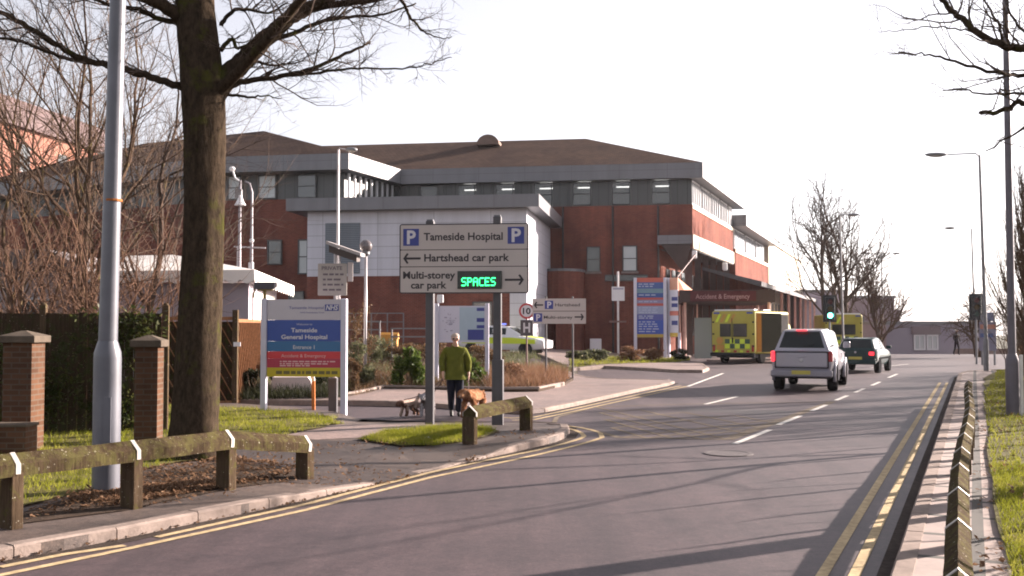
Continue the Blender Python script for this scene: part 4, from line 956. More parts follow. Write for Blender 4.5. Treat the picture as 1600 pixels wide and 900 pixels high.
b = MB(); a, c = Vector((PX(506), .0, PZ(379))), Vector((PX(560), .0, PZ(398))); b.loft([[p+Vector((0, yy, zz)) for yy, zz in ((-.25, -.045), (.45, -.02), (.45, .05), (-.25, .022))] for p in (a, c)]); b.build('solar_panel', mat('panel_edge', (.30, .27, .26), .5, 0, .1), o); b = MB(); b.loft([[p+Vector((0, yy, zz)) for yy, zz in ((-.2, -.2), (.3, -.16), (.3, -.0505), (-.2, -.0505))] for p in (a*.92+c*.08, a*.12+c*.88)]); b.build('panel_underside', mat('underside_dark', (.06, .045, .04), .7), o)
# -- campus map board
mp = gx(760, 32.5); mr = thing('map_board', 'white campus map board with blue list on two slim posts behind the walking man', 'sign', (mp.x, mp.y, .1), R(-3)); mk = 32.5/1600
MZ = lambda py: EYE+(511-py)*mk-.1
MX = lambda px: (px-760)*mk
b = MB(); b.box(MX(683), MX(758), -.03, .02, MZ(535), MZ(478)); b.build('board', mat('map_white', (.50, .49, .58), .5, var=.03), mr)
b = MB(); b.box(MX(718), MX(757), -.036, -.031, MZ(532), MZ(480)); b.build('list_panel', mat('map_pale_blue', (.33, .42, .50), .5, var=.06), mr)
b = MB()
for x0, x1, z0_, z1_ in ((731, 756, 515, 531), (745, 757, 481, 486), (745, 757, 497, 503), (745, 757, 508, 513)): b.box(MX(x0), MX(x1), -.042, -.0365, MZ(z1_), MZ(z0_))
b.build('blue_patches', BLUE, mr)
b = MB(); rr = random.Random(5)
for k in range(26):
    x, z = rr.gauss(700, 5), rr.gauss(504, 6); b.box(MX(x), MX(x+rr.uniform(1, 5)), -.034, -.0305, MZ(z), MZ(z-rr.uniform(.6, 2)))
b.build('map_lines', mat('map_grey', (.25, .24, .32), .6, var=0), mr)
for x in (682, 761): b = MB(); b.box(MX(x)-.06, MX(x)+.06, -.06, .06, -.3, MZ(474), .01); b.build('post', PW, mr)
b = MB(); b.cbox((MX(688), -.1, MZ(467)), (.2, .1, .26), 0, .02); b.build('bracket_lamp', FRAMEW, mr)
# -- small parking direction sign
p0, p1 = G(853, 591, .13), G(893, 598, .13); sp = thing('direction_sign', 'small white sign with two car park arrows on twin thin posts', 'sign', (p0.x, p0.y, .1), R(-4)); sk_ = 36/1600; dx = (p1.x-p0.x)
TZ = lambda py: EYE+(511-py)*sk_-.1
TX = lambda px: (px-853)*sk_
for x, px in ((TX(853), 0), (TX(893), 0)): b = MB(); b.tube([(x, .06, -.3), (x, .06, TZ(465))], .035, 10); b.build('post', POSTG, sp)
b = MB(); b.box(TX(833), TX(913), -.015, .02, TZ(506), TZ(468.5)); b.build('plate', SIGNF, sp)
b = MB(); b.box(TX(834), TX(912), -.018, -.0155, TZ(487.6), TZ(486.8)); b.build('divider', INK, sp); b = MB(); arrow(b, TX(849), TX(835), TZ(478), -.019, .05, .12); b.build('arrow', INK, sp); b = MB(); arrow(b, TX(896), TX(910), TZ(496), -.019, .05, .12); b.build('arrow', INK, sp)
for x0, x1, za, zb in ((851.5, 864, 484, 471.5), (835, 847.5, 503, 490.5)):
    b = MB(); b.box(TX(x0), TX(x1), -.022, -.016, TZ(za), TZ(zb)); pb = b.build('parking_symbol', BLUE, sp); lettering('P', TX(x0)+.08, TX(x1)-.06, TZ(za)+.04, TZ(zb)-TZ(za)-.08, -.025, SWHITE, pb, .03)
lettering('Hartshead', TX(867), TX(904), TZ(480), .1, -.02, INK, sp, .01); lettering('Multi-storey', TX(850), TX(893), TZ(498.5), .1, -.02, INK, sp, .01)
# -- ten limit sign with letter plate
s0 = gx(823, 39); s0.z = tz(s0.x, 39)+.1; o = thing('speed_sign', 'round red rimmed 10 limit sign above a square H plate on one post', 'sign', s0); k3 = 39/1600; SZ = lambda py: EYE+(511-py)*k3-s0.z
b = MB(); b.tube([(0, .05, -.3), (0, .05, SZ(474))], .035, 10); b.build('post', mat('brown_post', (.16, .09, .08), .6), o)
b = MB(); b.lathe([(.30, -.012), (.30, .012)], (0, 0, SZ(486)), 28, 'Y'); dsc = b.build('disc_rim', mat('sign_red', (.42, .045, .05), .5, var=.04), o)
b = MB(); b.lathe([(.225, .0), (.225, .006)], (0, -.013, SZ(486)), 28, 'Y'); b.build('disc_face', SWHITE, dsc); lettering('10', -.15, .15, SZ(486)-.11, .22, -.021, INK, dsc, .03)
b = MB(); b.box(-.24, .24, -.015, .015, SZ(525), SZ(500), .01); hp = b.build('letter_plate', mat('plate_dark', (.06, .05, .06), .5), o); lettering('H', -.13, .13, SZ(519), SZ(505)-SZ(519), -.02, SWHITE, hp, .03)
# -- blank notice on a thin pole
s1 = gx(966, 57.5); o = thing('notice_plate', 'small pale notice on a thin white pole before the brick front', 'sign', (s1.x, s1.y, .1)); k4 = 57.5/1600; Z4 = lambda py: EYE+(511-py)*k4-.1
b = MB(); b.tube([(0, .05, -.3), (0, .05, Z4(424))], .06, 10); b.build('pole', MATS['pale_pole'], o)
b = MB(); b.box(-.36, .36, -.02, .02, Z4(470), Z4(448)); b.build('plate', SWHITE, o); b = MB(); b.box(-.3, .3, -.025, -.0205, Z4(452.5), Z4(450)); b.build('plate_print', MATS['map_grey'], o)
b = MB(); b.box(-.5, .45, -.03, .03, Z4(504), Z4(501)); b.build('cross_rail', MATS['brown_post'], o)
# -- tall directory sign and its narrow neighbour
s2 = gx(1016, 58.5); o = thing('directory_sign', 'tall blue striped directory sign between two white posts', 'sign', (s2.x, s2.y, .1), R(-6)); k5 = 58.5/1600; Z5 = lambda py: EYE+(511-py)*k5-.1; X5 = lambda px: (px-1016)*k5
for px in (993, 1039): b = MB(); b.box(X5(px)-.09, X5(px)+.09, -.09, .09, -.3, Z5(434), .02); b.build('post', PW, o)
b = MB(); b.box(X5(1037)-.02, X5(1042), .12, .3, -.3, Z5(434)); b.build('rear_post', MATS['pale_pole'], o)
rows = [(434, 441, (.42, .09, .06)), (441, 451, (.05, .09, .26)), (451, 458, (.13, .22, .27)), (458, 465, (.03, .07, .24)), (465, 468.5, (.38, .07, .06)), (468.5, 474, (.2, .18, .3)), (474, 478, (.38, .07, .06)), (478, 491, (.24, .27, .40)), (491, 500, (.07, .08, .28)), (500, 522, (.028, .07, .34)), (522, 527, (.38, .27, .05))]
for i, (a, c, cl) in enumerate(rows): b = MB(); b.box(X5(995.2), X5(1036.8), -.03, .03, Z5(c)+.002, Z5(a)-.002); b.build('sign_strip', mat('strip_%d' % i, cl, .5, var=.05), o)
b = MB(); rr = random.Random(12)
for py in (444, 447.5, 461, 471.3, 481, 484.5, 488, 494, 497, 503, 506.5, 510, 514, 518):
    x = X5(998)
    while x < X5(1022): w_ = rr.uniform(.1, .35); b.box(x, x+w_, -.036, -.0305, Z5(py)-.03, Z5(py)+.03); x += w_+.07
b.build('small_print', mat('pale_print', (.33, .36, .5), .5, var=0), o)
s3 = gx(1053, 58.5); o = thing('directory_sign', 'narrow white directory sign with blue blocks beside the salmon awning', 'sign', (s3.x, s3.y, .1), R(-30)); X6 = lambda px: (px-1053)*k5*1.1
for px in (1045.5, 1061): b = MB(); b.box(X6(px)-.07, X6(px)+.07, -.07, .07, -.3, Z5(434) if px < 1050 else Z5(520), .02); b.build('post', PW, o)
for i, (a, c, cl) in enumerate([(434, 453, (.6, .3, .2)), (453, 486, (.58, .57, .66)), (486, 493, (.55, .16, .12)), (493, 520, (.58, .57, .66)), (520, 526, (.62, .42, .05))]): b = MB(); b.box(X6(1046.8), X6(1059.6), -.03, .03, Z5(c)+.002, Z5(a)-.002); b.build('sign_strip', mat('nstrip_%d' % i, cl, .5, var=.04), o)
b = MB()
for a, c in ((464, 470), (474, 480), (501, 508)): b.box(X6(1050), X6(1059), -.036, -.0305, Z5(c), Z5(a))
b.build('blue_blocks', BLUE, o)
a0, a1 = D(1046, 440, 59.5), D(1090, 459, 62); o = thing('awning', 'salmon pink pyramid awning over the side entrance with a diagonal stay', 'awning', (a0.x, a0.y, 0))
ap = D(1058, 433, 61); ca = [D(1046, 455, 59.5), D(1070, 455.5, 59.8), D(1089, 459, 62.5), D(1062, 452, 63.5)]
b = MB(); lowr = [c_-Vector((0, 0, .28)) for c_ in ca]; b.add(ca+[ap]+lowr, [(0, 1, 4), (1, 2, 4), (2, 3, 4), (3, 0, 4), (0, 5, 6, 1), (1, 6, 7, 2), (2, 7, 8, 3), (3, 8, 5, 0)]); b.build('canvas', mat('salmon_canvas', (.62, .30, .2), .8), o, world=True)
b = MB(); b.tube([ap, D(1086, 398, 62.8)], .05, 8); b.build('stay', mat('stay_brown', (.16, .09, .08), .6), o, world=True)
for c_ in ca: b = MB(); b.tube([Vector((c_.x, c_.y, 0)), c_-Vector((0, 0, .1))], .05, 8); b.build('leg', MATS['pink_post'], o, world=True)
# -- right hand signs near the far junction
s4 = gx(1543, 50); o = thing('road_sign', 'grey backed road sign with an orange strip beside the right hand signal', 'sign', (s4.x, s4.y, .1), R(8)); k6 = 50/1600; Z6 = lambda py: EYE+(511-py)*k6-.1; X7 = lambda px: (px-1543)*k6
for px in (1534, 1555): b = MB(); b.tube([(X7(px), .04, -.3), (X7(px), .04, Z6(492))], .05, 8); b.build('post', LANT, o)
b = MB(); b.box(X7(1529), X7(1557), -.02, .02, Z6(548), Z6(503)); b.build('plate', mat('sign_lilac', (.16, .15, .2), .5, var=.06), o)
b = MB(); b.box(X7(1536), X7(1553), -.02, .02, Z6(502), Z6(488)); b.build('top_plate', mat('sign_slate', (.12, .13, .2), .5, var=.06), o)
b = MB(); b.box(X7(1530), X7(1556), -.026, -.021, Z6(514), Z6(507)); b.build('orange_strip', mat('sign_orange', (.36, .15, .1), .5, var=.05), o)
b = MB(); b.box(X7(1530), X7(1552), -.026, -.021, Z6(527), Z6(521)); b.build('blue_strip', mat('sign_dull_blue', (.05, .08, .2), .5, var=.05), o)
# ================================================================== TRAFFIC SIGNALS
SIGD = mat('signal_black', (.02, .02, .022), .45, var=.05)
def signal(name, label, p, zc, s, rot, green):
    o = thing(name, label, 'traffic light', p, rot); b = MB(); b.tube([(0, .12, -.3), (0, .12, zc+.5*s)], .055, 10); b.build('pole', LANT, o)
    b = MB(); b.box(-.22*s, .22*s, -.1, .08, zc-.55*s, zc+.55*s, .03); b.build('signal_head', SIGD, o)
    b = MB(); b.box(-.32*s, .32*s, .081, .1, zc-.66*s, zc+.66*s); b.build('backing_board', SIGD, o)
    for i, (cl, em) in enumerate((((.08, .01, .01), None), ((.08, .05, .01), None), ((.05, .5, .3) if green else (.015, .05, .03), ((.12, 1, .62), 3.0) if green else None))):
        z = zc+(.34-.34*i)*s; b = MB(); b.lathe([(.13*s, 0), (.12*s, .015), (.001, .03)], (0, -.101, z), 16, 'Y'); b.build('lamp', mat('signal_%s_%d' % (name+str(green), i), cl, .3, var=0, emit=em), o)
        b = MB(); b.add([(math.cos(a)*.15*s, yy, z+math.sin(a)*.15*s) for yy in (-.1, -.28) for a in [R(q) for q in range(-10, 200, 15)]], [(k, k+1, k+15, k+14) for k in range(13)]); b.build('visor', SIGD, o)
    return o
tl = gx(1297, 50); signal('traffic_light', 'traffic signal showing green above the pickup roof', (tl.x, tl.y, .0), 2.75, 1.0, R(-8), True)
tl2 = gx(1526, 51); o2 = signal('traffic_light', 'dark traffic signal with black backing board on the right verge', (tl2.x, tl2.y, .1), 2.75, 1.0, R(-12), False)
# ================================================================== MARQUEE, HUT, SMALL THINGS
CANV = mat('white_canvas', (.78, .74, .70), .7, var=.05, scale=1)
CANV_SHADE = mat('shade_tinted_canvas', (.33, .29, .33), .7, var=.06, scale=1)  # wall shade put into a darker lilac copy of the white canvas
m0, m1 = gx(388, 30.0), gx(150, 31.5)
o = thing('marquee', 'white canvas marquee with scalloped valance behind the trellis fence', 'marquee', (m0.x, m0.y, 0))
dm = (m0-m1).normalized(); nm = Vector((dm.y, -dm.x, 0)); Lm = (m0-m1).length; back = -nm*5.5-dm*2.2
f_l, f_r, b_r, b_l = m1, m0, m0+back, m1+back
b = MB(); b.prism([p.xy for p in (f_l+dm*.02, f_r, b_r, b_l)], -.3, 3.15); b.build('walls', CANV_SHADE, o, world=True)
b = MB(); ee = .45
er = [f_l+nm*ee-dm*ee, f_r+nm*ee+dm*ee, b_r-nm*ee+dm*ee, b_l-nm*ee-dm*ee]; zc = [3.55, 3.5, 3.3, 3.55]
ev = [Vector((p.x, p.y, z)) for p, z in zip(er, zc)]; r0 = (f_l+b_l)/2+Vector((0, 0, 4.25)); r1 = (f_r+b_r)/2-dm*3.4+Vector((0, 0, 4.25)); b.add(ev+[r0, r1], [(0, 1, 5, 4), (1, 2, 5), (2, 3, 4, 5), (3, 0, 4)]); rf = b.build('roof', CANV, o, world=True)
b = MB()
for a, c in ((ev[0], ev[1]), (ev[1], ev[2])):
    n = int((c-a).length/.45)
    for k in range(n):
        p, q = a.lerp(c, k/n), a.lerp(c, (k+1)/n); vs = [p, q]+[p.lerp(q, t_)-Vector((0, 0, .28+.12*math.sin(math.pi*t_))) for t_ in (1, .8, .5, .2, 0)]; b.add(vs, [tuple(range(len(vs)))])
b.build('valance', CANV, rf, world=False); rf.children[-1].data.transform(Matrix.Translation(-Vector(o.location)))
b = MB(); b.cbox((f_r+b_r)/2+dm*.03+Vector((0, 0, 1.6)), (.03, 4.6, 2.6), math.atan2(back.y, back.x)-math.pi/2); b.build('lit_end_sheet', CANV, o, world=True)  # white sheet over the end wall, painting it as sunlit
HUTW = mat('hut_render', (.33, .29, .29), .85, var=.08, scale=.8)
h0 = gx(-80, 33); o = thing('rendered_hut', 'plain grey rendered hut behind the fence at the far left', 'hut', (h0.x, h0.y, 0)); b = MB(); b.box(0, 4.2, 0, 4, -.3, 3.7); b.build('walls', HUTW, o)
b = MB(); b.prism_y([(-.3, 3.71), (4.5, 3.71), (3.2, 4.35), (.9, 4.35)], -.3, 4.3); b.build('roof', mat('hut_roof', (.18, .16, .16), .8), o); win(o, 2.4, 3.3, 1.6, 2.8, -.02, PANED, FRAMEW, 1)
# distant tall brick block, lit from the right
t0_ = Vector((-47.5, 80, 0)); o = thing('brick_tower_block', 'sunlit tall brick block far behind the trees at the left edge', 'building', t0_, ROT)
PKB = brick_mat('pink_brick', (.33, .125, .085), (.28, .105, .07), (.27, .2, .17)); b = MB(); b.box(-22, 0, 0, 27, -3, 20.2); b.build('wall', PKB, o)
b = MB(); b.box(-22.4, .5, -.5, 27.5, 20.21, 22.6); rf = b.build('roof', mat('mauve_roof', (.14, .105, .105), .9, spec=.1), o); b = MB(); b.box(-6, -3, 5, 9, 22.61, 24.2); b.build('plant_room', PKB, rf)
for yy in (1.2, 6.5, 14, 20):
    for zz in (16.2, 11.5): f = MB(); f.box(.002, .06, yy, yy+1.5, zz, zz+2.6); wo_ = f.build('window', FRAMED, o); p = MB(); p.box(.061, .07, yy+.12, yy+1.38, zz+.12, zz+2.48); p.build('pane', PANED, wo_)
# trough, marker, grit bin, gas box, railing
a = G(424, 618, .13); o = thing('salt_bin', 'low white box with a sloping end behind the entrance sign posts', 'bin', a, R(4)); b = MB(); b.loft([[(x, y, z) for x, z in pr_] for y, pr_ in ((0, [(0, .08), (1.02, .08), (.98, .36), (.9, .46), (.02, .46)]), (.55, [(0, .08), (1.02, .08), (.98, .36), (.9, .46), (.02, .46)]))]); b.build('body', mat('off_white_bin', (.60, .52, .50), .6, var=.08), o)
for x in (.12, .9): b = MB(); b.box(x-.05, x+.05, .05, .5, -.05, .079); b.build('foot', PIERC, o)
a = G(490, 640, .1); o = thing('marker_stake', 'short orange stake leaning behind the entrance sign', 'stake', (a.x, a.y, .08)); b = MB(); b.bar((0, 0, -.1), (-.01, 0, .62), .07, .06, .005); b.build('stake', mat('orange_wood', (.45, .17, .06), .8), o); b = MB(); b.bar((-.01, 0, .621), (-.035, 0, .76), .07, .06); b.build('tip', FRAMEW, o)
a = gx(609, 46); o = thing('grit_bin', 'orange yellow grit bin with a sloping lid among the shrubs', 'bin', (a.x, a.y, hC(a.x, a.y)+tz(a.x, a.y))); YB = mat('grit_yellow', (.40, .18, .02), .6, var=.15)
b = MB(); b.box(-.36, .36, -.3, .3, -.2, .7, .03); b.build('body', YB, o); b = MB(); b.prism_x([(-.35, .701), (.35, .701), (.3, .85), (-.1, 1.0), (-.3, .9)], -.4, .4); b.build('lid', YB, o)
a = gx(931, 61); o = thing('meter_cabinet', 'pale grey meter cabinet on the ground against the brick wall', 'cabinet', (a.x, a.y, .1)); b = MB(); b.box(-.33, .33, 0, .4, 0, 1.05, .02); b.build('body', SWHITE, o); b = MB(); b.box(-.29, .29, -.02, -.002, .1, .95); b.build('door', SWHITE, o)
a = gx(600, 44); o = thing('railing', 'low galvanised railing behind the shrubs in front of the clad extension', 'railing', (a.x-2.2, a.y, hC(a.x, a.y)), R(-6)); b = MB()
for z in (1.75, 1.4): b.bar((0, 0, z), (2.1, 0, z), .06, .06); b.bar((2.6, -.3, z-.3), (4.6, -.3, z-.3), .06, .06)
b.build('rails', MATS['galvanised'], o)
for x, y, z in ((.05, 0, 1.78), (2.05, 0, 1.78), (2.65, -.3, 1.48), (4.55, -.3, 1.48)): b = MB(); b.bar((x, y, -.2), (x, y, z), .06, .06); b.build('upright', MATS['galvanised'], o)
# ================================================================== FAR BUILDINGS
HAZE_TINT = mat('haze_tinted_render', (.40, .36, .42), .8, var=.06, scale=.3)  # lilac veil of distance put into the wall colour
LIL2 = mat('grey_brown_render', (.21, .17, .18), .8, var=.12, scale=.4)
def far_box(name, label, cat, px0, px1, Y, ztop, dep, m, zb=-3, rot=0, roof=True):
    a, c = gx(px0, Y), gx(px1, Y); o = thing(name, label, cat, (a.x, a.y, 0), rot); L = (c-a).length; b = MB(); b.box(0, L, 0, dep, zb, ztop); b.build('wall', m, o)
    if roof: b = MB(); b.box(-.15, L+.15, -.15, dep+.15, ztop+.001, ztop+.28); b.build('roof_edge', LANT, o)
    return o, L
def zt(py, Y): return EYE+(511-py)/1600*Y
o, L = far_box('rendered_block', 'haze tinted pale rendered block beyond the ambulance with a flat roof', 'building', 1256, 1322, 108, zt(457, 108), 14, HAZE_TINT)
for x in (1, 2.6): win(o, x, x+1, 1.2, 2.6, -.02, PANED, FRAMEW, 1)
o, L = far_box('stepped_block', 'grey brown block behind the bare trees beyond the cars', 'building', 1328, 1398, 118, zt(466, 118), 12, LIL2)
b = MB(); b.box(L-1.1, L+.4, -.6, 8, -3, zt(484, 118)); b.build('side_wing', LIL2, o); win(o, .6, 1.6, 1.5, 3, -.02, PANED, FRAMED, 1)
o, L = far_box('low_building', 'low flat haze tinted building closing the end of the road', 'building', 1385, 1545, 92, zt(507, 92), 10, mat('haze_tinted_cladding', (.25, .225, .27), .7, var=.06, scale=.4), -2)  # cladding colour carries the same painted haze tint
def lb(px): return (px-1385)/160*L
for a, c in ((1427, 1445), (1447, 1465)): win(o, lb(a), lb(c), zt(547, 92), zt(523, 92), -.03, PANEB, FRAMEW, 0, .12, nv=1)
b = MB(); b.box(lb(1424), lb(1468), -.25, -.002, zt(522, 92), zt(510, 92)); b.build('sign_fascia', LIL2, o)
b = MB(); b.box(lb(1460)-.0, lb(1540), -4.2, -4.1, -1.6, .0); b.build('front_wall', mat('low_wall_brick', (.2, .14, .12), .9), o)
# ================================================================== VEHICLES
TYRE = mat('tyre_rubber', (.018, .017, .017), .9, var=.1, spec=.03); RIM = mat('wheel_rim', (.35, .35, .37), .35, .7, .05)
CARGL = mat('car_glass', (.012, .016, .016), .08, var=0, spec=.35); BLKP = mat('black_plastic', (.025, .025, .027), .7, var=.1, spec=.03)
REDL = mat('brake_light', (.5, .02, .02), .3, var=0, emit=((1, .03, .05), .55)); REDD = mat('tail_lamp', (.30, .02, .025), .25, var=0); PLATE = mat('rear_plate', (.42, .36, .06), .5, var=.1)
def wheel(o, x, y, r, wd, name='wheel'):
    b = MB(); b.lathe([(r*.6, -wd/2), (r*.93, -wd/2), (r, -wd*.36), (r, wd*.36), (r*.93, wd/2), (r*.6, wd/2)], (x, y, r), 22, 'X'); t = b.build('tyre', TYRE, None); t.name = name; t.parent = o; smooth_angle(t)
    b = MB(); b.lathe([(r*.62, -wd*.42), (r*.55, -wd*.46), (r*.2, -wd*.34), (r*.2, wd*.34), (r*.55, wd*.46), (r*.62, wd*.42)], (x, y, r), 18, 'X'); q = b.build('rim', RIM, t); return t
def ring_body(y, hw, zb, zt, sh=.1): return [(-hw*.9, y, zb), (-hw, y, zb+.16), (-hw*1.01, y, (zb+zt)/2+.05), (-hw*.97, y, zt-.04), (-hw*.9, y, zt), (hw*.9, y, zt), (hw*.97, y, zt-.04), (hw*1.01, y, (zb+zt)/2+.05), (hw, y, zb+.16), (hw*.9, y, zb)]
def ring_cab(y, hb, ht, zb, zt): return [(-hb, y, zb), (-ht*1.03, y, zt-.06), (-ht*.93, y, zt), (ht*.93, y, zt), (ht*1.03, y, zt-.06), (hb, y, zb)]
def lerp3(a, b, t): return Vector(a).lerp(Vector(b), t)
def vehicle(name, label, cat, paint, body, cab, rearglass, sideglass, frontglass, wheels, wr, ww, group=None):
    o = thing(name, label, cat, (0, 0, 0), 0, group)
    b = MB(); b.loft([ring_body(*s) for s in body]); q = b.build('body', paint, o); smooth_angle(q, 40)
    b = MB(); b.loft([ring_cab(*s) for s in cab]); q = b.build('cabin', paint, o); smooth_angle(q, 40)
    def qd(b, a, bq, c, d, off):           # glass pane, a bit proud of its quad
        n = ((Vector(bq)-Vector(a)).cross(Vector(d)-Vector(a))).normalized()*off; P = [Vector(v)+n for v in (a, bq, c, d)]; P2 = [Vector(v)-n*.5 for v in (a, bq, c, d)]; b.loft([P2, P])
    def slant(i, j, nm, t=(.05, .93), sx=.93):
        r0, r1 = ring_cab(*cab[i]), ring_cab(*cab[j]); lo = [r0[2], r0[3]]; hi = [r1[2], r1[3]]
        P = [lerp3(lerp3(lo[0], hi[0], t[0]), lerp3(lo[1], hi[1], t[0]), .5+.5*s*sx) if k == 0 else lerp3(lerp3(lo[0], hi[0], t[1]), lerp3(lo[1], hi[1], t[1]), .5+.5*s*sx) for k, s in ((0, -1), (0, 1), (1, 1), (1, -1))]
        b = MB(); qd(b, *P, .008); qd(b, *P[::-1], .008); b.build(nm, CARGL, o)
    if rearglass: slant(rearglass[0], rearglass[1], 'rear_window', rearglass[2] if len(rearglass) > 2 else (.08, .9))
    if frontglass: slant(frontglass[0], frontglass[1], 'windscreen')
    for (i, j, t0, t1) in sideglass:
        for s in (0, 1):
            A, B = ring_cab(*cab[i]), ring_cab(*cab[j]); k = (0, 1) if s == 0 else (5, 4)
            P = [lerp3(lerp3(A[k[0]], A[k[1]], h), lerp3(B[k[0]], B[k[1]], h), t) for h, t in ((.15, t0), (.15, t1), (.95, t1), (.95, t0))]
            b = MB(); qd(b, *P, .008); qd(b, *P[::-1], .008); b.build('side_window', CARGL, o)
    for y in wheels[1]:
        for x in (-wheels[0], wheels[0]):
            wheel(o, x, y, wr, ww); s = 1 if x > 0 else -1
            b = MB(); b.lathe([(wr*1.13, -.004), (wr*1.13, .004)], (s*(wheels[2]), y, wr+.02), 20, 'X'); b.build('wheel_arch', BLKP, o)
    return o
# silver double cab pickup with a hard top
SILV = mat('silver_paint', (.30, .29, .33), .28, .25, .04, 2, coat=.6)
pk = vehicle('pickup_truck', 'silver pickup truck with a white hard top driving away in the left lane', 'pickup truck', SILV,
             [(0, .80, .62, 1.16), (.05, .83, .56, 1.2), (1.8, .85, .5, 1.2), (3.4, .85, .5, 1.16), (4.2, .84, .5, 1.1), (5.0, .78, .52, .98), (5.1, .7, .56, .9)],
             [(.04, .76, .74, 1.19, 1.22), (.26, .77, .545, 1.19, 1.76), (1.75, .77, .60, 1.19, 1.80), (2.0, .77, .62, 1.17, 1.76), (3.1, .77, .62, 1.15, 1.74), (4.0, .74, .66, 1.08, 1.12)],
             (0, 1, (.06, .92)), [(1, 2, .12, .92), (3, 4, .08, .48), (3, 4, .54, .98)], (5, 4), (.76, (.95, 4.1), .842), .37, .26)
b = MB(); b.box(-.86, .86, -.14, .02, .42, .62, .04); b.box(-.3, .3, -.16, -.13, .5, .6, .01); b.build('rear_bumper', mat('bumper_grey', (.22, .21, .24), .4, .4, .05), pk)
b = MB(); b.box(-.72, .72, -.015, .01, .70, 1.12, .03); b.box(-.14, .14, -.03, -.016, .98, 1.03, .01); b.build('tailgate', SILV, pk)
b = MB(); b.box(-.26, .26, -.165, -.15, .5, .61) ; b.build('number_plate', PLATE, pk)
b = MB(); b.lathe([(.06, 0), (.05, .012), (.001, .014)], (0, -.016, .90), 16, 'Y'); b.build('badge', RIM, pk)
for x in (-.80, .80): b = MB(); b.box(x-.055, x+.055, -.045, .1, .86, 1.16, .025); b.build('tail_light', REDL if x < 0 else REDD, pk)
b = MB(); b.box(-.15, .15, .1, .16, 1.735, 1.775, .01); b.build('high_brake_light', REDL, pk)
b = MB(); b.box(-.78, .78, .3, 4.9, .36, .52); b.build('underbody', BLKP, pk)
for x in (-1, 1):
    for y in (.95, 4.1): b = MB(); b.tube([(x*.86, y+.45*math.cos(R(a)), .4+.45*math.sin(R(a))) for a in range(-15, 196, 15)], .05, 8); b.build('arch_flare', SILV, pk, smooth=True)
    b = MB(); b.box(min(x*.88, x*1.08), max(x*.88, x*1.08), 3.25, 3.35, 1.2, 1.4, .03); b.build('mirror', SILV, pk)
b = MB(); b.box(-.755, .755, -.006, .012, .665, 1.155, .02); b.build('tailgate_gap', BLKP, pk)
b = MB(); b.bar((.02, -.0, 1.28), (.34, .03, 1.36), .02, .015); b.build('rear_wiper', BLKP, pk)
for x in (-1, 1):
    b = MB()
    for y in (2.02, 3.02, 3.98): b.box(min(x*.852, x*.858), max(x*.852, x*.858), y, y+.018, .62, 1.14)
    b.build('door_seams', BLKP, pk)
    for y in (2.85, 3.85): b = MB(); b.box(min(x*.85, x*.88), max(x*.85, x*.88), y-.16, y, 1.02, 1.06, .01); b.build('door_handle', SILV, pk)
a = G(1254, 612); pk.location = (a.x-.02, a.y+.0, 0); pk.rotation_euler = (0, 0, -R(22.6))
# dark green saloon
GRN = mat('dark_green_paint', (.012, .034, .036), .18, 0, .05, 2, spec=.3, coat=0)
gc = vehicle('car', 'dark green car with a lit brake lamp turning ahead of the pickup', 'car', GRN,
             [(0, .74, .42, .92), (.08, .8, .36, .98), (.7, .82, .32, .98), (2.6, .82, .3, .94), (3.5, .8, .32, .84), (3.95, .72, .38, .72)],
             [(.06, .74, .70, .96, .985), (.48, .72, .58, .96, 1.38), (1.6, .72, .58, .96, 1.42), (2.3, .72, .56, .95, 1.36), (3.0, .72, .66, .93, .96)],
             (0, 1), [(1, 2, .1, .95), (2, 3, .05, .95)], (4, 3), (.72, (.72, 3.15), .825), .29, .2)
b = MB(); b.box(-.78, .78, -.07, .05, .36, .58, .04); b.build('rear_bumper', GRN, gc); b = MB(); b.box(-.26, .26, -.085, -.072, .55, .66); b.build('number_plate', PLATE, gc)
for x in (-.62, .62): b = MB(); b.box(x-.1, x+.1, -.03, .08, .72, .86, .02); b.build('tail_light', REDL, gc)
for x in (-1, 1): b = MB(); b.box(min(x*.8, x*1.0), max(x*.8, x*1.0), 2.35, 2.45, .95, 1.08, .02); b.build('mirror', GRN, gc)
b = MB(); b.box(-.6, .6, -.012, .0, .655, .667); b.box(-.6, -.588, -.012, 0, .66, .9); b.box(.588, .6, -.012, 0, .66, .9); b.build('boot_seam', BLKP, gc); b = MB(); b.lathe([(.045, 0), (.001, .01)], (0, -.022, .84), 12, 'Y'); b.build('badge', RIM, gc)
for x in (-1, 1): b = MB(); b.box(min(x*.826, x*.835), max(x*.826, x*.835), .5, 3.4, .55, .62); b.build('side_strip', BLKP, gc)
a = G(1337, 583); gc.location = (a.x, a.y, 0); gc.rotation_euler = (0, 0, -R(29))
# marked police estate car
WCAR = mat('white_car_paint', (.62, .62, .64), .3, 0, .03, 2, coat=.6)
pc = vehicle('police_car', 'white estate car with fluorescent yellow stripes parked below the clad extension', 'car', WCAR,
             [(0, .76, .42, .96), (.08, .82, .36, 1.0), (1.0, .84, .32, 1.0), (2.9, .84, .3, .98), (4.0, .82, .32, .88), (4.5, .72, .38, .74)],
             [(.1, .76, .72, .98, 1.0), (.5, .74, .58, .98, 1.42), (1.6, .74, .6, .98, 1.48), (2.6, .74, .58, .98, 1.42), (3.4, .74, .68, .96, .99)],
             (0, 1), [(1, 2, .1, .95), (2, 3, .05, .95)], (4, 3), (.74, (.8, 3.6), .845), .31, .2)
FLUO = mat('fluorescent_yellow', (.50, .62, .02), .5, var=.05)
b = MB()
for x in (-1, 1): b.loft([[(x*.862, y, z) for z in (z0_, z1_)]+[(x*.872, y, z) for z in (z1_, z0_)] for y, z0_, z1_ in ((.3, .62, .9), (2.9, .6, .9), (4.1, .6, .8))])
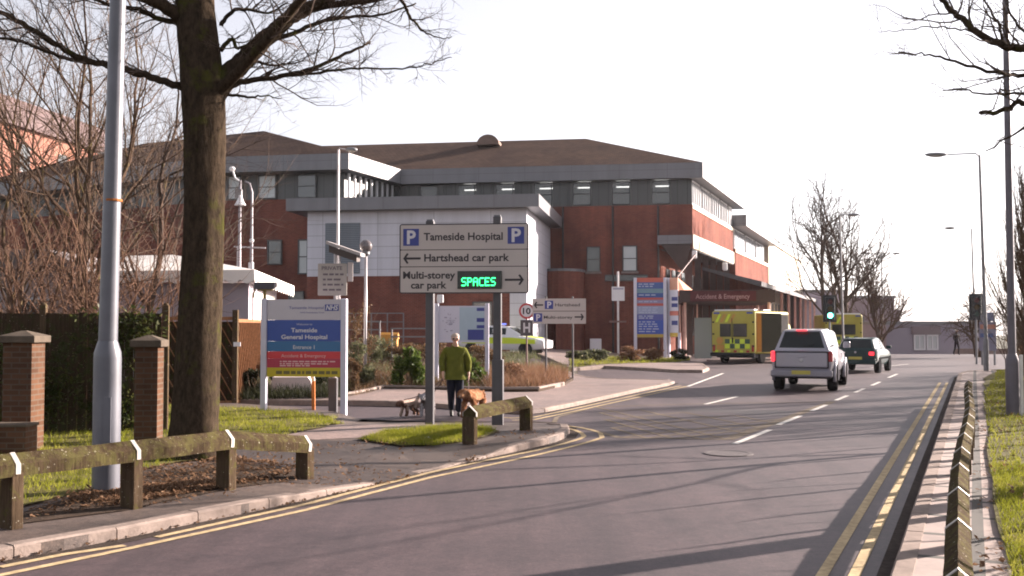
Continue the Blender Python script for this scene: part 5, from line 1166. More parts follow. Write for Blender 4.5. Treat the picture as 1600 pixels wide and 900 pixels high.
b.build('side_stripe', FLUO, pc); b = MB(); b.loft([[(x, y, z) for x, z in ((-.6, zz+.004), (.6, zz+.004), (.6, zz+.012), (-.6, zz+.012))] for y, zz in ((3.45, .945), (4.05, .875))]); b.build('bonnet_patch', FLUO, pc)
b = MB(); b.box(-.5, .5, 1.9, 2.15, 1.5, 1.6, .03); b.build('light_bar', mat('blue_lens', (.03, .06, .35), .2, var=0), pc)
for x in (-.6, .6): b = MB(); b.box(x-.15, x+.15, 4.36, 4.5, .6, .74, .03); b.build('headlight', FRAMEW, pc)
pc.location = (gx(722, 50.5).x, 51.3, tz(-1, 51)); pc.rotation_euler = (0, 0, -R(110))
# ambulances
AMBY = mat('ambulance_yellow', (.34, .30, .06), .55, 0, .1, 2, spec=.15); AMBO = mat('ambulance_orange', (.42, .2, .03), .45, 0, .08); DKG = mat('dark_green_check', (.02, .055, .03), .5, var=.05)
am = thing('ambulance', 'boxy yellow ambulance with checked rear doors waiting under the entrance canopy', 'ambulance', (0, 0, 0))
def rr_ring(y, hw, zb, zt, r=.12): return [(p[0], y, p[1]) for p in rrect(-hw, hw, zb, zt, r, 3)]
b = MB(); b.loft([rr_ring(0, 1.16, .55, 2.62), rr_ring(.06, 1.18, .5, 2.66), rr_ring(4.3, 1.18, .5, 2.66), rr_ring(4.45, 1.12, .55, 2.5)]); q = b.build('body', AMBY, am); smooth_angle(q, 40)
b = MB(); b.loft([rr_ring(4.3, 1.0, .5, 2.2), rr_ring(5.0, 1.0, .5, 2.0), rr_ring(5.5, .98, .5, 1.2), rr_ring(6.0, .9, .5, 1.0)]); q = b.build('cab', AMBY, am); smooth_angle(q, 40)
b = MB()
for x in (-.62, .05): b.box(x, x+.5 if x < 0 else x+.72, -.02, .0, 1.42, 2.0)
for i, (x0, x1) in enumerate(((-.72, -.12), (0, .74))):
    b = MB(); b.box(x0, x1, -.03, -.002, 1.36, 2.02, .012); b.build('rear_window', CARGL, am)
b = MB(); b.box(-.075, -.045, -.02, -.002, .75, 2.3); b.build('door_seam', BLKP, am)
for i in range(5):
    for j in range(2):
        b = MB(); x = -.45+i*.27; z = 1.13-j*.24; b.box(x, x+.26, -.018-.0, -.003, z-.115, z+.115); b.build('check', FLUO if (i+j) % 2 else DKG, am)
for k in range(4): b = MB(); x = -.98+k*.26; b.add([(x, -.012, 2.1), (x+.14, -.012, 2.1), (x+.34, -.012, 2.5), (x+.2, -.012, 2.5)], [(0, 1, 2, 3)]); b.build('chevron', AMBO if k % 2 else FLUO, am)
b = MB(); b.lathe([(.2, 0), (.2, .02), (.001, .025)], (-.72, -.03, 1.16), 6, 'Y'); b.build('star_emblem', AMBO, am); b = MB(); b.box(-.9, -.5, -.02, -.003, .7, .95, .01); b.build('orange_panel', AMBO, am)
b = MB(); b.box(-1.18, 1.18, -.22, .02, .38, .56, .03); b.build('rear_step', BLKP, am)
for x in (-1.05, 1.05): b = MB(); b.box(x-.06, x+.06, -.03, .01, .62, .95, .01); b.build('tail_light', REDD, am)
b = MB(); b.box(-1.08, 1.08, .1, .5, 2.67, 2.74, .02); b.build('light_bar', FRAMEW, am)
SIDE_SHADE = mat('side_shade_paint', (.009, .009, .007), .8, 0, .2, 2, spec=.04)  # near-black colour stands in for shade on the ambulance side
b = MB(); b.box(1.181, 1.195, .75, 3.3, .58, 2.56); b.build('painted_side_shade', SIDE_SHADE, am); b = MB(); b.box(1.181, 1.196, .12, .74, .6, 2.56); b.build('side_orange_stripe', mat('dull_orange', (.07, .032, .008), .8, 0, .15, spec=.04), am); b = MB(); b.box(1.181, 1.195, 3.32, 4.25, .58, 2.5); b.build('side_grey_panel', mat('side_grey', (.06, .058, .058), .8, spec=.04), am)
b = MB(); b.box(1.0, 1.17, 1.1, 1.9, 2.665, 2.72, .01); b.build('roof_marker', FRAMEW, am)
b = MB(); b.box(-1.0, 1.0, .2, 5.8, .3, .5); b.build('chassis', BLKP, am)
for k in range(6): b = MB(); b.box(-1.0+k*.34, -.84+k*.34, -.014, -.002, .58, .68); b.build('reflector', REDD if k % 2 else FLUO, am)
for x in (-1.08, 1.08):
    for z in (.9, 1.5, 2.1): b = MB(); b.box(x-.05, x+.05, -.04, 0, z-.04, z+.04, .01); b.build('hinge', BLKP, am)
for x in (-.9, .9): b = MB(); b.box(x-.16, x+.16, -.03, 0, 2.52, 2.6, .01); b.build('beacon', mat('beacon_blue', (.03, .05, .3), .25, var=0), am)
b = MB(); b.box(-.03, .02, -.06, -.03, 1.05, 1.3, .01); b.build('door_handle', BLKP, am)
for y in (1.1, 5.0):
    for x in (-.98, .98): wheel(am, x, y, .36, .24)
u = Vector((.60, .80, 0)); wv_ = Vector((.80, -.60, 0)); a = gx(1180, 51.0)-wv_*1.18
am.location = (a.x, a.y, 0); am.rotation_euler = (0, 0, math.atan2(wv_.y, wv_.x))
a2 = gx(1318, 66); am2 = dup(am, (a2.x, a2.y, .0), R(-8), 'second yellow ambulance seen between the tree trunks beyond the green car')
am['group'] = am2['group'] = 'ambulances outside the emergency entrance'
# ================================================================== PEOPLE AND DOGS
SKIN = mat('skin', (.42, .24, .17), .55, var=.06, scale=12); FLEECE = mat('olive_fleece', (.10, .105, .018), .95, var=.25, scale=9, bmp=.6); JEANS = mat('dark_jeans', (.016, .017, .028), .85, var=.2, scale=14); SHOE = mat('dark_shoe', (.02, .018, .016), .6)
HAIRW = mat('white_hair', (.36, .3, .26), .8, var=.1, scale=30)
mn = G(711, 650); man = thing('person', 'man in an olive green fleece and dark jeans walking three dogs towards the camera', 'person', mn, R(6))
def hand(V, E, wrist, w, dirn, side, curl=.5):
    d = Vector(dirn).normalized(); fw = Vector((0, -1, 0)); p0 = Vector(wrist); palm = p0+d*.075; V.append((*palm, (.035, .02))); pi = len(V)-1; E.append((w, pi)); 
    lat = Vector((side, 0, 0)); ax = fw
    for k, (off, ln) in enumerate(((-.026, .06), (-.009, .072), (.009, .068), (.026, .052))):
        a = palm+d*.03+ax*off; V.append((*a, .0095)); i0 = len(V)-1; E.append((pi, i0)); q = a+d*ln*.5-lat*.006; V.append((*q, .0088)); E.append((i0, i0+1)); q2 = q+(d*.5-lat*curl).normalized()*ln*.35; V.append((*q2, .0082)); E.append((i0+1, i0+2)); q3 = q2+(d*-.2-lat).normalized()*ln*.28; V.append((*q3, .0076)); E.append((i0+2, i0+3))
    t = palm-d*.035+fw*.03; V.append((*t, .011)); i0 = len(V)-1; E.append((pi, i0)); V.append((*(t+d*.035+fw*.02-lat*.01), .0095)); E.append((i0, i0+1)); V.append((*(t+d*.06+fw*.012-lat*.022), .0085)); E.append((i0+1, i0+2))
V = [(0, .0, .93, .10), (0, .0, 1.12, .10), (0, 0, 1.32, .11), (0, -.01, 1.45, .055), (0, -.03, 1.53, .056), (0, -.04, 1.595, (.088, .1)), (0, -.025, 1.655, (.08, .092)), (.155, 0, 1.385, .05), (.25, .03, 1.12, .038), (.28, -.055, .875, .028), (-.155, 0, 1.385, .05), (-.255, .03, 1.12, .038), (-.255, -.105, .89, .028), (.085, 0, .86, .07), (.085, -.06, .48, .05), (.075, -.02, .1, .035), (-.085, 0, .86, .07), (-.08, -.02, .48, .05), (-.07, .14, .13, .035), (0, -.135, 1.59, .012), (.082, -.03, 1.595, .016), (-.082, -.03, 1.595, .016), (0, -.115, 1.54, .03)]
E = [(0, 1), (1, 2), (2, 3), (3, 4), (4, 5), (5, 6), (2, 7), (7, 8), (8, 9), (2, 10), (10, 11), (11, 12), (0, 13), (13, 14), (14, 15), (0, 16), (16, 17), (17, 18), (5, 19), (5, 20), (5, 21), (4, 22)]
hand(V, E, V[9][:3], 9, (0, -.15, -1), 1); hand(V, E, V[12][:3], 12, (.02, -.2, -1), -1)
skin_mesh('body', V, E, SKIN, man, 2)
V = [(0, 0, .80, (.205, .155)), (0, 0, .95, (.215, .165)), (0, .0, 1.14, (.225, .175)), (0, 0, 1.31, (.215, .155)), (0, -.01, 1.43, (.09, .085)), (0, -.015, 1.48, (.075, .075)), (.18, 0, 1.37, .105), (.275, .03, 1.12, .085), (.275, -.05, .90, .058), (-.18, 0, 1.37, .105), (-.282, .03, 1.12, .085), (-.25, -.095, .915, .058)]
E = [(0, 1), (1, 2), (2, 3), (3, 4), (4, 5), (3, 6), (6, 7), (7, 8), (3, 9), (9, 10), (10, 11)]
skin_mesh('fleece', V, E, FLEECE, man, 2, 1, disp=.006)
V = [(0, 0, .9, (.15, .11)), (.088, 0, .80, (.108, .112)), (.086, -.06, .48, .088), (.076, -.02, .13, .068), (.076, -.02, .08, .064), (-.088, 0, .80, (.108, .112)), (-.082, -.02, .48, .088), (-.072, .13, .16, .068), (-.072, .14, .11, .064)]
skin_mesh('trousers', V, [(0, 1), (1, 2), (2, 3), (3, 4), (0, 5), (5, 6), (6, 7), (7, 8)], JEANS, man, 2)
for x, y, z, t in ((.076, -.02, .06, 0), (-.072, .14, .09, .05)): skin_mesh('shoe', [(x, y+.05, z-.01, .045), (x, y-.04, z-.012, .048), (x, y-.13, z-.025-t, .042), (x, y-.19, z-.03-t, .03)], [(0, 1), (1, 2), (2, 3)], SHOE, man, 1)
b = MB(); b.ball((0, -.004, 1.648), 1, 16, (.089, .09, .078)); 
b.v = [v for v in b.v]; q = b.build('hair', HAIRW, man, smooth=True)
b = MB()
for x in (-.034, .034): b.ball((x, -.116, 1.605), 1, 10, (.03, .016, .02))
b.bar((-.06, -.11, 1.607), (.06, -.11, 1.607), .01, .008)
for s in (-1, 1): b.bar((s*.062, -.108, 1.608), (s*.084, -.02, 1.608), .006, .008)
b.build('sunglasses', mat('sunglass_black', (.01, .01, .012), .15, var=0), man)
b = MB(); b.ball((0, -.127, 1.553), 1, 10, (.022, .008, .006)); b.build('mouth', mat('lips', (.3, .12, .1), .5, var=0), man)
def coat(name, base, patch, th):
    m, nt, b = new_mat(name); tc = nd(nt, 'ShaderNodeTexCoord'); n = noise(nt, tc.outputs['Object'], 5.5, 2, .5); f = noise(nt, tc.outputs['Object'], 45, 5, .7)
    c = ramp(nt, n, [(th-.03, base), (th+.03, patch)]); c = mix(nt, c, ramp(nt, f, [(.3, (.6, .6, .6)), (.7, (1.2, 1.2, 1.2))]), 1., 'MULTIPLY'); nt.links.new(c, b.inputs['Base Color']); b.inputs['Roughness'].default_value = .95; b.inputs['Specular IOR Level'].default_value = .1; bump(nt, b, f, 1., .02); return m
NOSE = mat('dog_nose', (.015, .012, .012), .4, var=0); COLLAR = mat('dog_collar', (.12, .02, .02), .6, var=0)
def dog(label, p, rot, s, coatm, head_z=.0, shag=.012, tail_up=True, ears=.05):
    o = thing('dog', label, 'dog', p, rot, 'dogs on leads'); k = s; hz = head_z
    V = [(0, 0, .37, .105), (0, -.19, .375, .118), (0, .19, .385, .1), (0, -.30, .44+hz*.5, .078), (0, -.385, .50+hz, .082), (0, -.47, .475+hz, .046), (0, -.525, .462+hz, .032),
         (.075, -.2, .30, .055), (.08, -.18, .20, .036), (.08, -.195, .10, .03), (.08, -.225, .025, .034), (-.075, -.2, .30, .055), (-.08, -.215, .2, .036), (-.08, -.26, .11, .03), (-.08, -.285, .03, .034),
         (.075, .2, .31, .07), (.085, .12, .22, .045), (.085, .26, .13, .028), (.085, .23, .025, .034), (-.075, .2, .31, .07), (-.085, .15, .21, .045), (-.085, .29, .14, .028), (-.085, .27, .03, .034),
         (0, .29, .44, .03), (0, .36, .54 if tail_up else .36, .026), (0, .38, .62 if tail_up else .28, .015), (.075, -.375, .55+hz, .03), (.1, -.375, .55+hz-ears, .03), (-.075, -.375, .55+hz, .03), (-.1, -.375, .55+hz-ears, .03)]
    E = [(0, 1), (0, 2), (1, 3), (3, 4), (4, 5), (5, 6), (1, 7), (7, 8), (8, 9), (9, 10), (1, 11), (11, 12), (12, 13), (13, 14), (2, 15), (15, 16), (16, 17), (17, 18), (2, 19), (19, 20), (20, 21), (21, 22), (2, 23), (23, 24), (24, 25), (4, 26), (26, 27), (4, 28), (28, 29)]
    V = [(v[0]*k, v[1]*k, v[2]*k, v[3]*k) for v in V]; skin_mesh('body', V, E, coatm, o, 2, disp=shag)
    b = MB(); b.ball((0, -.56*k, (.47+hz)*k), .018*k, 8); b.build('nose', NOSE, o)
    for sx in (-1, 1): b = MB(); b.ball((sx*.04*k, -.452*k, (.52+hz)*k), .012*k, 8); b.build('eye', NOSE, o)
    b = MB(); b.tube([(.09*k*math.cos(R(a)), (-.315-.03*math.sin(R(a)))*k, (.45+hz*.6+.085*math.sin(R(a)))*k) for a in range(0, 361, 30)], .011*k, 6); b.build('collar', COLLAR, o); return o
d1 = G(640, 651); dog('small white and brown terrier at the left end of the three dogs', d1, R(-38), .74, coat('terrier_coat', (.48, .36, .3), (.15, .08, .055), .52), -.12, .02)
d2 = G(668, 651); dog('grey and white dog half hidden behind the left post of the car park sign', d2, R(-8), .92, coat('grey_coat', (.36, .34, .36), (.13, .11, .11), .5), -.04, .02)
d3 = G(741, 653); dog('big ginger dog walking behind the short corner rail', d3, R(-24), 1.22, coat('ginger_coat', (.22, .095, .045), (.34, .18, .1), .55), -.08, .022, False, .11)
LEAD = mat('lead_strap', (.05, .02, .02), .7, var=0)
def lead(label, a, c, sag=.05):
    o = thing('dog_lead', label, 'lead', a, 0, 'dog leads'); a, c = Vector(a), Vector(c); b = MB(); b.tube([a.lerp(c, t)-a-Vector((0, 0, sag*math.sin(math.pi*t))) for t in (0, .2, .4, .6, .8, 1)], .009, 6); b.build('strap', LEAD, o)
mw = Matrix.Translation(mn) @ Matrix.Rotation(R(6), 4, 'Z'); hl_ = mw @ Vector((.27, -.07, .79)); hr_ = mw @ Vector((-.24, -.12, .80))
lead('short lead running from the left hand of the man to the ginger dog', hl_, Vector((d3.x-.1, d3.y-.3, .53)))
lead('thin lead from the right hand of the man to the small terrier', hr_, Vector((d1.x-.1, d1.y-.18, .36)), .1)
lead('thin lead from the right hand of the man to the grey dog', hr_, Vector((d2.x-.02, d2.y-.3, .42)), .08)
# far pedestrian by the road end
fp = D(1495, 553, 68); far = thing('person', 'distant person in dark clothes with a pale hat near the road end', 'person', (fp.x, 68, .0), R(20)); DKC = mat('dark_coat', (.03, .025, .03), .85)
V = [(0, 0, .9, .12), (0, 0, 1.2, .15), (0, 0, 1.42, .06), (0, 0, 1.52, .06), (0, -.01, 1.62, .09), (.17, 0, 1.36, .07), (.24, .02, 1.1, .05), (.22, -.1, .88, .035), (-.17, 0, 1.36, .07), (-.24, .02, 1.1, .05), (-.2, -.12, .9, .035), (.09, 0, .8, .085), (.09, -.1, .45, .06), (.09, -.06, .08, .045), (-.09, 0, .8, .085), (-.09, .05, .45, .06), (-.09, .2, .1, .045), (.09, -.18, .03, .035), (-.09, .1, .03, .035)]
E = [(0, 1), (1, 2), (2, 3), (3, 4), (1, 5), (5, 6), (6, 7), (1, 8), (8, 9), (9, 10), (0, 11), (11, 12), (12, 13), (0, 14), (14, 15), (15, 16), (13, 17), (16, 18)]
skin_mesh('body', V, E, DKC, far, 1); b = MB(); b.ball((0, 0, 1.66), .11, 12, (1, 1, .8)); b.build('hat', mat('pale_hat', (.6, .56, .5), .8), far, smooth=True); b = MB(); b.ball((0, -.05, 1.6), 1, 10, (.075, .07, .08)); b.build('face', SKIN, far, smooth=True)
# ================================================================== TREES
BARKM = bark('mossy_bark', (.012, .009, .007), (.062, .045, .031), (.05, .052, .012), .3)
BARKT = bark('twig_bark', (.05, .038, .032), (.11, .082, .068), (.06, .06, .02), .15)
BARKR = bark('russet_bark', (.06, .036, .027), (.14, .082, .058), (.12, .08, .04), .2)
BARKB = bark('brown_bark', (.05, .034, .026), (.12, .08, .058), (.09, .075, .03), .3)
# -- big mossy tree by the lamp post
TY = 13.8; tp = TY/1600
bt = G(300, 728, .1); big_tree = thing('tree', 'big bare mossy tree with a thick trunk and spreading limbs by the road', 'tree', (bt.x, TY, .08))
rr = random.Random(21)
path = [(300, 742, 56), (300, 722, 47), (303, 690, 41), (308, 600, 37.5), (313, 480, 35.5), (317, 380, 34), (318, 300, 34), (318, 220, 34.5), (316, 150, 37), (312, 80, 35), (306, 20, 33), (302, -60, 30), (298, -180, 23), (300, -320, 15), (304, -470, 6)]
b = MB(); P = []; Rr = []
for i in range(len(path)-1):
    for k in range(5):
        t = k/5; x, y, r = [path[i][q]+(path[i+1][q]-path[i][q])*t for q in range(3)]; P.append(D(x, y, TY)); Rr.append(r*tp*.91)
b.tube(P, Rr, 26); 
for i, v in enumerate(b.v):
    ring = i//26; k = i % 26
    if ring < len(P):
        c = P[ring]; h = v.z; f = 1+.055*math.sin(3*k*2*math.pi/26+h*.8)+.03*math.sin(7*k*2*math.pi/26-h*1.7)+rr.uniform(-.02, .02)
        fl_ = max(0, 1-h/.5)*.16*max(0, math.sin(5*k*2*math.pi/26+1)); b.v[i] = c+(v-c)*(f+fl_)
b.build('trunk', BARKM, big_tree, smooth=True, world=True)
cb_ = MB(); tw = MB()
def limb(bm, tm, pts, rad, Y0, Y1, rr, twigs=16, tl=(.35, 1.0), pp=None, mx=2, up=.06, flat=.55):
    n = len(pts); raw = [D(x, y, Y0+(Y1-Y0)*i/(n-1)) for i, (x, y) in enumerate(pts)]; P = []; Rr = []
    for i in range(n-1):
        p0, p1, p2, p3 = raw[max(0, i-1)], raw[i], raw[i+1], raw[min(n-1, i+2)]
        for k in range(5):
            t = k/5; P.append(.5*((2*p1)+(p2-p0)*t+(2*p0-5*p1+4*p2-p3)*t*t+(3*p1-p0-3*p2+p3)*t**3)+Vector((rr.gauss(0, 1), rr.gauss(0, 1), rr.gauss(0, 1)))*.008); Rr.append((rad[0]+(rad[1]-rad[0])*(i+t)/(n-1))*(pp or tp))
    P.append(raw[-1]); Rr.append(rad[1]*(pp or tp)); bm.tube(P, Rr, 9 if rad[0] > 6 else 6)
    for _ in range(twigs):
        i = rr.randrange(max(1, len(P)//6), len(P)-1); d = (P[i+1]-P[i]).normalized(); ax = d.orthogonal(); ax.rotate(Matrix.Rotation(rr.random()*6.283, 3, d)); q = d.copy(); q.rotate(Matrix.Rotation(R(rr.uniform(30, 75)), 3, ax)); q.z = q.z*flat+.12; q.normalize()
        grow(tm, rr, P[i], q, rr.uniform(*tl), min(Rr[i]*.55, .014), 0, mx, dict(n=[4, 3, 2], jit=.2, up=up, ratio=(.4, .7), rmin=.0028, seg=.12, flat=.8, ang=(25, 65)))
    return P
L_ = lambda *a, **k: limb(cb_, tw, *a, rr=rr, **k)
L_([(330, 160), (352, 122), (385, 92), (407, 68), (432, 46), (460, 24), (490, 8), (530, -12), (590, -50)], (19, 7), TY, 14.4, twigs=17)
L_([(470, 18), (510, 8), (567, 2), (620, -8)], (7, 4), 14.2, 14.5, twigs=9)
L_([(350, 140), (372, 130), (400, 124), (440, 119), (490, 106), (540, 84), (570, 70), (578, 66)], (5.5, 1.4), TY, 14.6, twigs=17, tl=(.3, .8))
L_([(430, 119), (480, 117), (530, 108), (580, 107), (640, 106), (680, 97), (706, 90)], (2.6, .6), 14.1, 14.7, twigs=13, tl=(.25, .6))
L_([(415, 66), (450, 55), (500, 35), (550, 26), (600, 22), (650, 5)], (4.5, 1.2), 14, 14.8, twigs=17, tl=(.3, .8))
L_([(400, 95), (420, 102), (455, 100), (480, 92)], (3, .7), 14, 14.3, twigs=8, tl=(.25, .6))
L_([(615, -30), (632, 8), (640, 26), (652, 38), (662, 50), (690, 60), (706, 58)], (3.2, .6), 14.3, 14.6, twigs=9, tl=(.2, .45), mx=1)
L_([(345, 78), (362, 60), (370, 75), (386, 70), (400, 60)], (4, 1), TY, 13.6, twigs=9, tl=(.2, .5))
L_([(345, 40), (360, 20), (385, 14), (420, 20), (450, 4)], (4, 1), TY, 13.4, twigs=10, tl=(.25, .7))
L_([(345, 150), (365, 148), (392, 152), (410, 150), (440, 154)], (3, .7), TY, 14.1, twigs=6, tl=(.25, .5))
L_([(300, 40), (272, 20), (245, 4), (205, -14), (150, -50)], (13, 6), TY, 13.2, twigs=14)
L_([(300, 140), (270, 132), (235, 120), (190, 107), (140, 95), (92, 72), (45, 42), (0, 18), (-60, -10)], (6.5, 3), TY, 12.6, twigs=20)
L_([(165, 101), (110, 93), (70, 80), (35, 66), (-10, 60), (-60, 62)], (3.2, 1.6), 13.2, 12.8, twigs=14)
L_([(285, 38), (250, 30), (215, 14), (170, 8), (120, -15)], (5, 2), TY, 13.6, twigs=16)
L_([(310, -100), (390, -180), (480, -260), (560, -300)], (17, 5), TY, 14.2, twigs=9, tl=(.6, 1.6)); L_([(298, -150), (220, -260), (120, -330)], (14, 4), TY, 13.4, twigs=9, tl=(.6, 1.6)); L_([(300, -200), (320, -330), (350, -470)], (14, 4), TY, 15, twigs=9, tl=(.6, 1.6))
L_([(335, 150), (420, 60), (520, -60), (640, -160)], (9, 3), TY, 11.5, twigs=9, tl=(.6, 1.4))
cr_ = cb_.build('crown', BARKM, big_tree, smooth=True, world=True); t_ = tw.build('twigs', BARKT, cr_, world=False); t_.data.transform(Matrix.Translation(-Vector(big_tree.location)))
# -- freely grown bare trees
def bare_tree(label, p, H_, r, seed, m=BARKT, cfg=None, stems=1, lean=(0, 0), trunk_frac=.3, name='tree', group=None, mx=3, spread=.25):
    o = thing(name, label, 'tree' if name != 'shrub' else 'shrub', p, 0, group); rr = random.Random(seed); tb, cw = MB(), MB()
    c = dict(n=[6, 5, 4, 3], jit=.12, up=.06, ratio=(.42, .7), rmin=.004, seg=.4, ang=(25, 58)); c.update(cfg or {})
    for k in range(stems):
        d = Vector((lean[0]+rr.gauss(0, spread)*(stems > 1), lean[1]+rr.gauss(0, spread)*(stems > 1), 1)).normalized(); tl = H_*trunk_frac; q = Vector((rr.uniform(-.2, .2)*(stems > 1), rr.uniform(-.2, .2)*(stems > 1), -.2)); pts = [q]; 
        for s_ in range(5): d = (d+Vector((rr.gauss(0, .04), rr.gauss(0, .04), .02))).normalized(); pts.append(pts[-1]+d*(tl+.2)/5)
        rk = r*rr.uniform(.7, 1) if stems > 1 else r; tb.tube(pts, [rk*(1.25 if i == 0 else 1)*(1-.05*i) for i in range(6)], 8)
        grow(cw, rr, pts[-1], d, H_*(1-trunk_frac)*.62, rk*.75, 0, mx, c)
        for s_ in range(c.get('side', 2)): 
            a = rr.random()*6.283; dd = Vector((math.cos(a)*.7, math.sin(a)*.7, .8)).normalized(); grow(cw, rr, pts[3+s_ % 3], dd, H_*.38, rk*.45, 1, mx, c)
    tb.build('trunk', m, o, smooth=True); cw.build('crown', m, o); return o
gb_ = 'bare trees behind the board fence'
def at_(px, Y, z=0): p = gx(px, Y); return (p.x, p.y, z)
den = dict(n=[7, 6, 6, 5], side=4, rmin=.004, taper=.38)
bare_tree('tall bare tree with several stems rising just left of the thick lamp post', at_(134, 27), 12.5, .12, 3, BARKB, den, 3, trunk_frac=.35, group=gb_, spread=.07)
bare_tree('thin bare tree nearest the left edge behind the fence', at_(22, 29), 12, .1, 4, BARKB, den, 2, trunk_frac=.25, group=gb_, spread=.14)
bare_tree('slender leaning bare tree between the lamp post and the big trunk', at_(214, 30), 11, .11, 5, BARKT, den, 1, lean=(.14, 0), trunk_frac=.38, group=gb_)
bare_tree('bare forked tree left of the tall multi stemmed one', at_(76, 33), 12.5, .12, 6, BARKT, den, 2, trunk_frac=.3, group=gb_, spread=.18)
bare_tree('faint bare tree just behind the trunk of the big mossy tree', at_(268, 35), 11.5, .1, 7, BARKT, den, 2, trunk_frac=.3, group=gb_, spread=.12)
gs_ = 'twiggy shrubs behind the board fence'
sh = dict(n=[6, 5, 4], side=3, up=.03, jit=.16, rmin=.005, ang=(20, 55))
for px, Y, H_, sd, lb_, mm_ in ((18, 22, 4.6, 11, 'reddish twiggy shrub above the leftmost brick pier', BARKR), (78, 23.5, 5.0, 12, 'reddish twiggy shrub between the leftmost pier and the lamp post', BARKR), (128, 21, 4.4, 13, 'russet shrub whose stems fork low just left of the lamp post', BARKR), (205, 24, 5.0, 14, 'russet twiggy shrub in front of the marquee right of the lamp post', BARKR), (262, 25, 4.8, 15, 'russet twiggy shrub brushing the marquee beside the big trunk', BARKR), (-50, 23, 5, 16, 'twiggy shrub cut off by the left edge of the photo', BARKB)):
    bare_tree(lb_, at_(px, Y), H_, .05, sd, mm_, sh, 5, trunk_frac=.28, name='shrub', group=gs_, mx=2, spread=.25)
# -- trees beyond the cars
gf_ = 'bare trees beyond the cars'
fcfg = dict(n=[7, 6, 5], side=4, rmin=.02, up=.07, ang=(25, 50))
bare_tree('broad bare tree beyond the pickup, its stem right of the green signal', at_(1321, 72), 11.8, .24, 31, BARKT, fcfg, 2, trunk_frac=.3, group=gf_, mx=3, spread=.06)
bare_tree('bare tree leaning left directly behind the green signal', at_(1300, 70), 11.6, .17, 32, BARKT, fcfg, 1, lean=(-.16, 0), trunk_frac=.4, group=gf_)
bare_tree('smaller bare tree in front of the low haze tinted building', at_(1378, 84, -.6), 8.6, .2, 33, BARKB, fcfg, 2, trunk_frac=.25, group=gf_, spread=.16)
wcfg = dict(n=[8, 6, 5], side=6, rmin=.014, up=-.06, ang=(35, 75), jit=.16)
bare_tree('small drooping bare tree behind the right hand signal', at_(1524, 63), 4.6, .12, 34, BARKB, wcfg, 2, trunk_frac=.35, group=gf_, spread=.2)
# -- right hand verge
RY = 11.5; rt = thing('tree', 'bare tree on the right verge reaching thin branches in from the right edge', 'tree', (gx(1815, RY).x, RY, .1)); rr = random.Random(44); rp_ = RY/1600
b = MB(); b.tube([D(1835, 830, RY), D(1815, 650, RY), D(1812, 400, RY), D(1800, 150, RY), D(1790, -100, RY), D(1800, -400, RY)], [34*rp_, 26*rp_, 23*rp_, 20*rp_, 15*rp_, 6*rp_], 14); b.build('trunk', BARKM, rt, smooth=True, world=True)
cb_, tw = MB(), MB(); L_ = lambda *a, **k: limb(cb_, tw, *a, rr=rr, pp=rp_, **k)
L_([(1800, 190), (1700, 120), (1630, 82), (1600, 76), (1568, 72), (1525, 50), (1497, 24), (1470, -2), (1440, -50)], (9, 3.2), RY, 11.8, twigs=18, tl=(.3, .8), mx=1)
L_([(1800, 150), (1690, 118), (1600, 117), (1565, 115), (1512, 102), (1470, 90), (1430, 84), (1393, 83)], (4.5, .7), RY, 11.9, twigs=16, tl=(.3, .8), mx=1)
L_([(1525, 50), (1500, 46), (1455, 42), (1420, 46), (1372, 50)], (1.6, .6), 11.7, 11.9, twigs=8, tl=(.3, .6), mx=1)
L_([(1700, 172), (1640, 166), (1605, 162), (1588, 160), (1575, 170), (1552, 177), (1532, 176)], (5, 3.2), RY, 11.4, twigs=6, tl=(.2, .5), mx=1)
L_([(1800, 260), (1700, 215), (1620, 194), (1580, 212), (1540, 236)], (4, 1), RY, 11.2, twigs=8, tl=(.2, .5), mx=1)
L_([(1790, 200), (1690, 160), (1600, 146), (1540, 146), (1500, 140), (1472, 142)], (3, .7), RY, 11.6, twigs=12, tl=(.2, .6), mx=1)
L_([(1568, 72), (1560, 40), (1545, 10), (1520, -30)], (2.4, 1.4), 11.7, 11.9, twigs=8, tl=(.3, .6), mx=1); L_([(1640, 84), (1600, 50), (1580, 20), (1570, -20)], (2.6, 1.4), RY, 11.2, twigs=8, tl=(.3, .6), mx=1)
for k in range(9):
    a = rr.uniform(-.5, 3.6); z_ = rr.uniform(4.2, 8.5); p0 = Vector((gx(1803, RY).x, RY, z_)); grow(cb_, rr, p0, Vector((math.cos(a), math.sin(a), .5)).normalized(), rr.uniform(2.2, 3.4), .05, 0, 3, dict(n=[5, 4, 3], jit=.12, up=.05, rmin=.004))
cr_ = cb_.build('crown', BARKM, rt, smooth=True, world=True); t_ = tw.build('twigs', BARKT, cr_); t_.data.transform(Matrix.Translation(-Vector(rt.location)))
gr_ = 'trees along the right verge'
bare_tree('slim bare tree just outside the right edge of the photo', (10.9, 18.2, .1), 8.5, .085, 52, BARKT, dict(n=[5, 4, 3], side=2), 1, trunk_frac=.4, group=gr_)
pop = dict(n=[5, 4, 3], side=2, up=.22, jit=.07, ang=(8, 24), ratio=(.45, .75), rmin=.006)
for i, (s_, n_, H_) in enumerate(((24.5, 1.5, 4.6), (26.8, 1.6, 5.4), (29.5, 1.5, 5.2), (33, 1.5, 5.2), (38, 1.6, 4.8))):
    p = RN(s_, n_); bare_tree(['upright multi stemmed bare tree closest to the tall thin lamp post', 'tallest of the upright bare trees in the hedge line on the right', 'upright bare tree in the middle of the right hand hedge line', 'upright bare tree second from the far end of the right hand hedge', 'upright bare tree at the far end of the right hand hedge line'][i], (p.x, p.y, .1), H_, .075, 60+i, BARKB, pop, 5, trunk_frac=.3, group=gr_, spread=.045)
